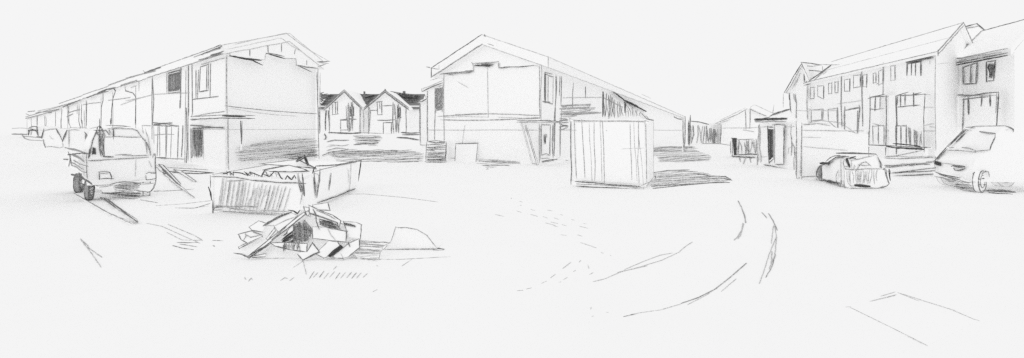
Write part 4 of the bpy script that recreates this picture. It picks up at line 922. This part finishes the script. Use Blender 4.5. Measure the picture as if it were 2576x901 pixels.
S(rw_, Wq, 9, 3, 2, '570,310 560,360 575,420 600,445 700,450', '690,455 900,440 1100,440', '570,320 600,300', '575,400 640,415'); S(rw_, Wq, 9, 2.2, 2, '745,465 790,400 830,355 890,340 960,400', '780,380 860,395 930,390', '715,440 725,380 740,410', '670,320 780,300 900,270 1000,250'); S(rw_, Wq, 9, 6, 4, '615,290 630,350 655,415', '610,290 625,340 650,390', '605,300 640,380'); hatch(rw_, Wq, 9, '610,270 740,262 745,295 660,300 625,290', 2, 2.6, 3.4, (3, 4)); hatch(rw_, Wq, 9, '1030,255 1070,280 1120,370 1130,430 1105,430 1070,330', 65, 2.6, 3.2, (3, 3, 4)); S(rw_, Wq, 9, 2, 1, '680,320 682,430'); rw_.build('rear_window', root)
rb = MB(); rq = quad(KR.off(-.25), 9, '465,208 1030,222 1040,236 470,224'); rb.prism(rq, (.02, .06, 0), 'grey'); S(rb, KR.off(-.24), 9, 5.2, 3, '470,214 640,212 860,216'); S(rb, KR.off(-.24), 9, 4, 4, '600,212 850,214'); S(rb, KR.off(-.24), 9, 3.2, 3, '850,216 1030,226', '1025,225 1050,250'); rb.build('roof_bar', root)
mi = MB(); q = quad(KS.off(.12), 9, '222,350 312,344 322,362 300,376 226,372'); mi.prism(q, KS.n * -.1, 'dark'); S(mi, KS.off(.125), 9, 5.5, 4, '225,356 310,356', '230,366 318,364'); mi.build('wing_mirror', root)
def cut_wheel(c, ax, r, wdt): return wheel(c, ax, r, wdt, root, 1.8, 2, 'metal', hub=False, dens=0)
cut_wheel(V((c0[0], c0[1], .27)) + ss * .4 + uu * .12, uu, .27, .16); cut_wheel(V((c0[0], c0[1], .27)) + ss * 2.1 + uu * .14, uu, .27, .16)
cut_wheel(V((c0[0], c0[1], .27)) + ss * .45 + uu * 1.12, uu, .27, .16); cut_wheel(V((c0[0], c0[1], .27)) + ss * 2.1 + uu * 1.1, uu, .27, .16)

# ================================================================== van
root = thing('van', (14.6, 13.7, 0), 'white van facing left, with a raked windscreen and oval headlight', 'van')
dn, df = 12.95, 14.5
near = [pd(*zp(10, x, y), dn) for x, y in ((590, 705), (560, 600), (600, 470), (745, 382), (808, 205), (900, 134), (985, 150), (1480, 165), (1560, 520), (1560, 715))]
far = [pd(*zp(10, x, y), df) for x, y in ((182, 640), (182, 490), (230, 440), (310, 372), (500, 150), (560, 138), (640, 136), (1180, 150), (1300, 480), (1300, 640))]
bd = MB(); bd.loft(far, near, 'metal')
SD(bd, 10, 3.4, 3, '182,486,14.45 230,430,14.45 300,350,14.45', '200,470,14.4 300,370,14.4'); SD(bd, 10, 3.0, 2, '300,350,14.4 400,250,14.4 490,160,14.4', '320,345,14.4 400,270,14.4', '205,480,14.4 310,365,14.4')
SD(bd, 10, 4.4, 3, '350,310,14.35 420,240,14.35 500,170,14.3 530,178,14.3', '400,290,14.3 460,240,14.3 530,185,14.3', '496,146,14.3 590,142,14.2'); SD(bd, 10, 3, 2, '500,148,14.3 600,135,14.1 760,132,13.5 900,130,12.95', '540,155,14.2 620,155,14 700,162,13.8'); SD(bd, 10, 3.2, 3, '900,130,12.93 940,142,12.93 985,166,12.93 988,192,12.93')
for s_ in (): pass
SD(bd, 10, 1.8, 1, '520,180,14.2 700,180,13.7 930,172,12.9')
bd.build('body', root)
wq = [pd(*zp(10, 310, 378), 14.38), pd(*zp(10, 600, 396), 13.4), pd(*zp(10, 745, 380), 12.92), pd(*zp(10, 800, 212), 12.92), pd(*zp(10, 530, 180), 14.33)]
ws = MB(); ws.prism(wq, V((.05, .02, 0)), 'glass')
SD(ws, 10, 3.0, 2, '330,354,14.33 440,350,14 520,358,13.6 600,385,13.3', '305,380,14.33 420,382,13.9 560,396,13.4 600,400,13.3', '580,396,13.35 630,388,13.2 745,378,12.88', '540,178,14.28 640,192,13.7 740,204,13.1 800,212,12.88'); SD(ws, 10, 3, 3, '745,380,12.88 760,330,12.88 798,250,12.88 800,212,12.88', '590,185,14 800,208,12.88'); ws.build('windscreen', root)
FRN = PL(pd(*zp(10, 185, 560), 14.48), (pd(*zp(10, 575, 560), 12.92) - pd(*zp(10, 185, 560), 14.48)).cross(V((0, 0, 1)))); f1 = FRN.off(.04)
hl = MB(); hl.prism(quad(FRN, 10, '178,486 245,506 244,542 182,524'), FRN.n * .03, 'dark'); S(hl, f1, 10, 4.6, 4, '182,492 242,512', '182,505 244,526', '184,518 242,538'); hl.build('headlight', root)
hl = MB(); hl.prism(quad(FRN, 10, '352,542 380,534 490,546 482,576 430,592 384,580'), FRN.n * .03, 'glass'); S(hl, f1, 10, 3.4, 3, '350,544 380,532 440,542 490,548 484,572 430,590 385,584 370,562', '380,550 440,556 484,552', '370,545 480,544'); S(hl, f1, 10, 3, 2, '380,566 430,578 470,570'); hl.build('headlight', root)
bm = MB(); bm.prism(quad(FRN, 10, '184,600 440,660 520,690 590,705 540,712 440,695 186,640'), FRN.n * .05, 'metal'); f2 = FRN.off(.055)
S(bm, f2, 10, 4.2, 3, '190,605 250,628 340,646 440,664'); S(bm, f2, 10, 3, 3, '230,630 330,660 440,684'); S(bm, f2, 10, 2.6, 2, '180,648 260,665 350,700', '440,690 530,712 590,706', '250,512 380,528'); hatch(bm, f2, 10, '185,560 200,520 190,590', 80, 3, 2.6, (2, 3)); hatch(bm, f2, 10, '220,645 330,668 440,694 400,700 300,680', 16, 3, 2.6, (2, 2, 3)); S(bm, f2, 10, 2.6, 2, '178,490 182,560 184,600'); bm.build('bumper', root)
wc = pd(*zp(10, 668, 712), 12.9); wc.z = .33
wheel(wc + V((.0, .08, 0)), V((-.48, .88, 0)), .32, .12, root, 2.6, 3, 'metal', dens=3); wheel(wc + V((.45, 1.45, 0)), V((.1, 1, 0)), .3, .16, root, 1.6, 1, 'metal')
wheel(V((15.75, 13.05, .32)), V((0, 1, 0)), .33, .2, root, 2.4, 2, 'metal'); wheel(V((16.1, 14.35, .32)), V((0, 1, 0)), .33, .2, root, 1.8, 1, 'metal')
ac = MB(); A_ = PL((0, 12.9, 0), (0, 1, 0)); S(ac, A_, 10, 3.2, 2, '585,705 620,660 660,625 700,595 730,605 738,650'); S(ac, A_, 10, 3.4, 3, '640,640 690,605 728,600'); ac.build('wheel_arch', root)

# ================================================================== skip with rubbish
sa = gpt(*zp(2, 222, 842)); sb = atd(762, 9.42); scn = gpt(896, 477); sdn = add2(sa, (scn[0] - sb[0], scn[1] - sb[1]))
SK = vpl(sa, sb); SR = vpl(sb, scn); k1_, k2_ = SK.off(.02), SR.off(.02)
root = thing('skip', v3(sa, 0), 'big open rubbish skip with a hatched front panel, behind the heap of broken boards', 'skip')
hs = .86
def wallp(a, b, inn):
    i = V((inn[0], inn[1], 0)).normalized() * .06; return [v3(a, .08), v3(b, .08), v3(b, hs), v3(a, hs)], i
cin = ((scn[0] - sb[0]), (scn[1] - sb[1])); rin = (sa[0] - sb[0], sa[1] - sb[1])
fm = MB(); q, i = wallp(sa, sb, cin); q[2].z = .76; fm.prism(q, i, 'metal')
S(fm, k1_, 13, 3, 3, '118,318 122,400 122,480', '130,332 230,330 330,338 430,338 560,360 640,376', '640,376 800,390 1000,408 1200,412 1345,420', '150,640 152,720 155,830 165,830', '155,730 230,722 300,720'); S(fm, k1_, 13, 5, 4, '95,460 120,530 135,625'); S(fm, k1_, 13, 2.6, 2, '110,520 142,630', '335,390 460,385 560,374', '190,712 400,716 560,712 715,720', '320,722 420,742 560,762 720,772', '160,766 260,752', '720,772 900,770 1130,778', '1310,510 1290,580 1270,680', '240,770 600,800 960,822'); S(fm, k1_, 13, 3, 3, '190,704 280,714', '560,710 710,722')
k = 0
x = 275.0
while x < 1190:
    n = 2 if R() > .45 else 1
    for m_ in range(n):
        xx = x + m_ * 12; tp = 345 + (xx - 270) * .13 + R() * 25; bt = 690 + (xx - 270) * .09 + R() * 70; sl_ = 42 + 55 * (xx - 270) / 900 + R() * 14
        S(fm, k1_, 13, 1.8 + 1.2 * R(), random.choice((1, 1, 1, 2)), f'{xx},{tp} {xx-sl_*.5+R()*6},{(tp+bt)/2} {xx-sl_},{bt}', over=0)
    x += 42 + R() * 18
hatch(fm, k1_, 13, '265,350 310,350 290,560 240,700 235,640', 100, 5, 1.8, (1, 1)); hatch(fm, k1_, 13, '660,480 850,450 830,600 700,720 560,740', 108, 8, 1.8, (1, 1, 1))
S(fm, k1_, 13, 3, 2, '1230,290 1250,400 1275,525', '1245,290 1265,400 1290,520'); S(fm, k1_, 13, 4.4, 3, '1296,292 1310,420 1330,570', '1270,430 1300,480 1325,575', '1250,440 1282,525'); fm.build('front_panel', root)
sm = MB(); q, i = wallp(sb, scn, rin); q[3].z = .76; q[2].z = .9; sm.prism(q, i, 'metal')
S(sm, k2_, 13, 4.2, 3, '1465,195 1600,190 1760,178 1900,150 2055,124'); S(sm, k2_, 13, 3, 2, '1440,270 1600,225 1760,190 2000,140'); S(sm, k2_, 13, 5.5, 4, '2050,120 2042,200 2015,310', '2046,125 2036,220 2012,390'); S(sm, k2_, 13, 3.4, 3, '1440,225 1450,330 1460,450 1470,575', '1522,230 1520,380 1500,480 1485,600', '1668,285 1655,400 1640,500', '1490,668 1600,630 1760,575 1880,520 1980,485'); S(sm, k2_, 13, 2.6, 2, '1450,300 1475,480 1490,400', '1465,560 1480,600', '1440,280 1510,310'); S(sm, k2_, 13, 1.8, 1, '1925,150 1915,400 1880,660', '1870,220 1890,260 1895,420'); S(sm, k2_, 13, 5.5, 4, '1425,285 1440,240 1465,205 1470,240'); sm.build('side_panel', root)
bm = MB(); q, i = wallp(sdn, scn, (-cin[0], -cin[1])); bm.prism(q, i, 'metal'); q, i = wallp(sa, sdn, (-rin[0], -rin[1])); bm.prism(q, i, 'metal')
bm.stroke3([v3(sa, hs), v3(sdn, hs)], 3, 2, .7, 2); bm.build('rear_panel', root)
fl = MB(); fl.loft([v3(p, .06) for p in (sa, sb, scn, sdn)], [v3(p, .14) for p in (sa, sb, scn, sdn)], 'metal'); fl.build('floor', root)
mb = MB(); cq = [lerp2(sa, scn, .08), lerp2(sb, sdn, .06), lerp2(scn, sa, .08), lerp2(sdn, sb, .06)]
mb.loft([v3(p, .16) for p in cq], [v3(lerp2(p, lerp2(sa, scn, .5), .15), .78) for p in cq], 'timber')
FRb = SK.off(-.3)
S(mb, FRb, 13, 4.4, 4, '195,298 320,290 370,265 415,320 420,275 530,290 600,320 570,275 630,320 630,270 700,300 770,330 810,255', '810,255 800,300 880,330 940,265 985,270 1020,340 1070,385', '1070,385 1105,320 1160,370 1195,315 1215,350'); S(mb, FRb, 13, 4, 3, '330,262 335,320', '370,268 380,320 415,270', '560,270 600,322 625,270', '780,330 820,250 860,330', '640,300 690,285'); hatch(mb, FRb, 13, '560,280 640,272 760,325 860,300 980,270 1000,330 820,335 700,330', 60, 3.5, 2.4, (1, 2, 3))
tag(mb.build('rubbish'), 'jagged dark-edged rubbish heaped inside the skip', 'rubbish')
def inskip(z, s, dpl, nm, lb, w, t, grp='boards lying across the skip'):
    q = quad(dpl, z, s); slab3(nm, q, (0, .03, -.02), lb, 'board', grp, w, t)
inskip(13, '755,168 900,150 1240,112 1470,225 1320,212', PL((0, 11.8, .9), (0, -.7, .6)), 'waste_board', 'pale pointed board lying across the back of the skip', 3, 3)
inskip(13, '800,245 890,265 1140,270 1380,262 1300,226 1120,186', PL((0, 11.0, .86), (0, -.75, .6)), 'waste_board', 'narrow pale board in front of the pointed board across the skip', 3, 3)
q = quad(PL((0, 11.7, 0), (0, 1, 0)), 13, '1220,130 1325,58 1378,185 1360,185 1322,90 1230,142'); slab3('bent_offcut', q, (0, .06, 0), 'small dark bent offcut standing up above the skip rim', 'offcut', None, 5, 4, 'grey')

# ================================================================== heap of boards
yb, yt = zp(12, 0, 815)[1], zp(12, 0, 130)[1]
pb_, pt_ = pd(760, yb, F * H / (yb - HY)), pd(760, yt, 7.25)
HPn = (pt_ - pb_).cross(V((1, 0, 0))); HEAP = PL(pb_, HPn)
core = MB(); hp = HEAP.off(-.035)
cq = quad(hp, 12, '150,780 420,790 900,800 1400,795 1760,780 1650,520 1400,340 1020,150 900,200 640,280 300,440 120,620'); cq = [V((p.x, p.y, max(p.z, .004))) for p in cq]
core.prism(cq, (0, .55, -.1), 'timber'); tag(core.build('rubble'), 'low mound of rubble under the heap of broken boards', 'rubble')
def piece(nm, s, lev, lb, cat='board', w=2.6, t=3, th=.02, skip=(), ex=None, z=12, mat='timber', grp='broken boards of the heap'):
    pl = HEAP.off(.007 * lev); q = quad(pl, z, s); q = [V((p.x, p.y, max(p.z, .004 + .001 * lev))) for p in q]
    slab3(nm, q, pl.n * -th, lb, cat, grp, w, t, mat, skip, .6, ex)
def hx(poly, ang, sp, w, t): return lambda mb, pl: hatch(mb, pl, 12, poly, ang, sp, w, t)
piece('broken_board', '655,240 760,205 850,252 615,480 540,375 415,385', 2, 'broad pale board with a dark upper edge, sloping left from the heap top', w=2.0, t=2, ex=lambda mb, pl: (S(mb, pl, 12, 6, 3, '415,385 480,345 560,300 655,245', '560,295 650,255 770,210'), S(mb, pl, 12, 5, 4, '740,186 800,195 850,228 880,190'), S(mb, pl, 12, 2, 1, '560,380 700,310 840,262')))
piece('broken_board', '352,318 446,348 396,462 266,440 228,398', 3, 'five-sided pale board at the left of the heap, above the slab with a curled end', w=2.8, skip=(1,))
piece('broken_board', '92,490 262,446 396,500 392,520 210,605 125,560', 4, 'pale slab with a curled left end at the far left of the heap', w=3.0, ex=lambda mb, pl: S(mb, pl, 12, 2.4, 2, '180,490 250,530 380,500', '160,565 190,510 180,480', '260,446 300,470 395,500'))
piece('broken_board', '396,506 402,524 100,674 92,654', 1, 'thin dark stick under the curled slab at the left of the heap', w=3.2)
piece('broken_board', '552,412 568,440 470,566 448,548', 4, 'short grey block standing in the left half of the heap', w=3.0, t=2)
piece('long_plank', '930,205 950,235 228,806 214,772', 5, 'longest plank of the heap, running from its top to the ground at lower left', 'plank', w=2.6, t=3, th=.03, ex=lambda mb, pl: (S(mb, pl, 12, 4.5, 3, '215,775 330,705 440,645', '225,790 350,715 500,620'), S(mb, pl, 12, 3, 2, '520,560 600,490 700,400', '530,575 620,480')))
piece('broken_board', '38,732 150,744 222,778 436,740 430,778 220,792 140,752', 2, 'flat splintered strip on the ground at the lower left of the heap', w=2.8, skip=(3,))
piece('broken_board', '760,390 940,305 1030,420 1010,560 800,605 650,600 690,500', 3, 'dark hollow at the middle of the heap, its shade drawn as scribble', w=2.0, t=2, skip=(5,), ex=lambda mb, pl: (hatch(mb, pl, 12, '800,380 940,310 1020,400 1020,520 990,590 800,600 780,480', 85, 2.6, 2.6, (2, 3, 3)), hatch(mb, pl, 12, '800,380 940,310 1020,400 1020,520 960,560 800,580', 20, 3.4, 2.4, (2, 2, 3)), hatch(mb, pl, 12, '790,450 800,590 650,595 640,545 700,490', -35, 2.4, 3.4, (3, 4, 4))))  # panel stands in for a dark hole; its shade is drawn as strokes
piece('broken_board', '500,600 680,594 976,608 968,720 760,690 555,640', 6, 'long low board lying across the front of the dark hollow', w=3.0, ex=lambda mb, pl: (hatch(mb, pl, 12, '680,600 880,608 880,700 690,670', 88, 3.6, 2.4, (2, 2, 3)), S(mb, pl, 12, 4.5, 3, '670,640 676,705', '680,600 690,700')))
piece('rolled_scrap', '925,138 1000,150 1040,170 1010,262 970,250 936,170', 6, 'crumpled dark-lined scrap at the very top of the heap', 'scrap', w=3.0, ex=lambda mb, pl: S(mb, pl, 12, 3, 3, '945,190 950,235 985,260 1005,225', '960,200 990,190 1010,230', '1000,150 995,200'))
piece('broken_board', '995,118 1120,178 1300,245 1405,318 1382,402 1345,335 1005,222', 7, 'long folded board sloping from the heap top down to the right', w=3.2, ex=lambda mb, pl: (S(mb, pl, 12, 2.6, 2, '1090,180 1250,250 1340,300', '1010,215 1200,280 1370,345'), S(mb, pl, 12, 3, 3, '1050,170 1085,240 1090,330 1128,425', '1345,335 1370,365')))
piece('broken_board', '1125,292 1330,352 1392,418 1290,420 1140,365', 5, 'black scribbled fill under the folded board of the heap', w=2.6, t=3, ex=lambda mb, pl: (hatch(mb, pl, 12, '1130,295 1330,352 1380,410 1290,415 1140,360', 14, 2.3, 3.4, (3, 4, 4)), hatch(mb, pl, 12, '1140,320 1300,360 1310,412 1150,370', 60, 3, 2.6, (3, 4))))  # filler panel behind the folded board, covered in black strokes
piece('broken_board', '1035,402 1250,412 1485,455 1468,592 1250,568 1045,542', 4, 'pale panel below the black fill in the right half of the heap', 'board', w=2.8, skip=(0,), ex=lambda mb, pl: (S(mb, pl, 12, 2.2, 1, '1240,425 1280,500 1330,560', '1040,395 1220,395'), S(mb, pl, 12, 3.4, 3, '1472,430 1482,500 1468,590', '1000,440 1030,480 985,520')))
piece('broken_board', '1435,325 1600,338 1668,366 1655,548 1485,520 1478,440', 2, 'pale panel with a bent top edge at the upper right of the heap', 'board', w=3.0, skip=(3, 4), ex=lambda mb, pl: S(mb, pl, 12, 4.5, 3, '1405,355 1500,375 1595,398', '1440,345 1590,385'))
piece('broken_board', '1042,115 1240,84 1266,185 1140,178 1050,178', 3, 'small square-ended board standing highest on the heap, right of the top', w=2.8)
piece('broken_board', '1040,600 1130,715 920,822 846,745 900,718 970,718', 7, 'pale pointed slab at the front foot of the heap', w=3.2, skip=(3, 4), ex=lambda mb, pl: S(mb, pl, 12, 5, 3, '925,818 1030,765 1125,715'))
piece('broken_board', '1130,690 1250,574 1365,592 1395,640 1250,770 1190,795 1080,745', 6, 'wide pale slab at the front foot of the heap, left of the black stick', w=2.8, skip=(3,))
piece('black_stick', '1398,632 1428,656 1270,772 1242,764', 8, 'short solid black stick lying at the front of the heap', 'stick', w=3, t=4, mat='dark', ex=lambda mb, pl: S(mb, pl, 12, 7, 4, '1410,645 1330,705 1260,765', '1400,640 1260,755'))
piece('broken_board', '1300,772 1500,610 1640,545 1645,660 1500,780 1420,802 1330,795', 5, 'pale slab with a rounded foot right of the black stick', w=3.0, ex=lambda mb, pl: (S(mb, pl, 12, 2, 1, '1400,735 1440,800'), S(mb, pl, 12, 4, 3, '1500,600 1520,650', '1425,800 1440,820')))
for k, s, lb in ((0, '905,530 1130,552 1090,568 872,548', 'uppermost of the three thin planks stacked at the right foot of the heap'), (1, '872,572 1086,572 1080,598 868,590', 'middle of the three thin planks stacked at the right foot of the heap'), (2, '890,612 1072,604 1062,652 935,640', 'lowest of the three thin planks stacked at the right foot of the heap')):
    piece('stacked_plank', s, 3 - k, lb, 'plank', w=2.0, t=2, z=3, grp='planks stacked at the foot of the heap', ex=lambda mb, pl, s=s: hatch(mb, pl, 3, s, 4, 6, 1.8, (1, 1, 2)))
d = 6.85; TPL = PL((0, d, 0), (0, 1, 0)); mb = MB()
q = quad(TPL, 3, '1092,590 1135,540 1160,455 1225,458 1290,470 1350,505 1385,550 1410,588'); q = [V((p.x, p.y, max(p.z, .005))) for p in q]
n_ = len(q); mid = [p + V((0, .2, 0)) for p in q]
mb.loft(q, [p + V((.03, .34, -.04 if p.z > .1 else 0)) for p in q], 'plaster'); t1 = TPL.off(.01)
S(mb, t1, 3, 2.2, 2, '1060,620 1100,580 1135,540 1150,500 1162,455', '1162,455 1180,460 1225,458 1290,470 1350,505 1385,550 1410,580', '1100,592 1250,588 1410,586'); S(mb, t1, 3, 1.8, 1, '1130,590 1160,625', '1120,590 1300,594'); S(mb, GR, 3, 5, 3, '1390,592 1420,586 1450,590'); S(mb, GR, 3, 2, 2, '1390,598 1450,594')
tag(mb.build('half_round_block'), 'pale half-round block with a curved right shoulder, right of the heap of boards', 'block')

# planks on the ground by the truck and skip
def gplank(z, s, lb, w=3, t=3, ex=None, nm='plank', grp='planks lying near the truck'):
    q = quad(GR, z, s); q = [p + V((0, 0, .03)) for p in q]; slab3(nm, q, (0, 0, -.028), lb, 'plank', grp, w, t, 'timber', (), .6, ex)
U3 = PL((0, 0, .03), (0, 0, 1))
gplank(1, '294,674 306,680 430,752 536,796 526,798 420,748', 'thin plank on the ground, nearest the left border, in front of the truck front wheel', 2.0, 2)
gplank(1, '400,690 420,694 545,780 550,790 470,740', 'dark-edged plank on the ground in front of the truck front wheel', 2.2, 2, lambda mb, pl: S(mb, U3.off(.004), 1, 3.4, 3, '430,695 500,750 550,788', '415,692 460,728'))
gplank(1, '598,545 640,570 760,680 775,692 700,640', 'long plank sloping away from the right side of the truck toward the skip', 2.0, 2, lambda mb, pl: hatch(mb, U3.off(.004), 1, '640,565 690,610 735,660 700,630 650,590', 45, 3, 2.6, (2, 3)))
gplank(1, '632,556 650,560 720,636 712,640', 'short dark plank between the truck and the doorway of the left gable house', 2.8, 3)
gplank(1, '690,576 720,582 784,628 770,626', 'pale plank nearest the doorway of the left gable house', 2.4, 2)

# ================================================================== light, sky, camera
sc = bpy.context.scene
w = bpy.data.worlds.new('World'); sc.world = w; w.use_nodes = True
bg = w.node_tree.nodes['Background']; bg.inputs['Color'].default_value = (.912, .912, .913, 1); bg.inputs['Strength'].default_value = 1.0
su = bpy.data.lights.new('sun', 'SUN'); su.energy = .16; su.angle = math.radians(50); su.color = (1, .99, .97)
so = bpy.data.objects.new('sun', su); sc.collection.objects.link(so); so.rotation_euler = (math.radians(77), 0, math.radians(-33))
cam = bpy.data.cameras.new('camera'); co = bpy.data.objects.new('camera', cam); sc.collection.objects.link(co)
co.location = CAM; co.rotation_euler = (math.pi / 2, 0, 0)
cam.sensor_width = 36; cam.lens = 36 * F / 2576; cam.clip_start = .1; cam.clip_end = 9000
cam.shift_y = (HY - 1425 * K / 2) / 2576
sc.camera = co
sc.view_settings.view_transform = 'Standard'; sc.view_settings.look = 'None'; sc.view_settings.exposure = 0; sc.view_settings.gamma = 1
sc.render.engine = 'CYCLES'; cy = sc.cycles
cy.max_bounces = 64; cy.diffuse_bounces = 64; cy.use_denoising = False; cy.pixel_filter_type = 'BLACKMAN_HARRIS'
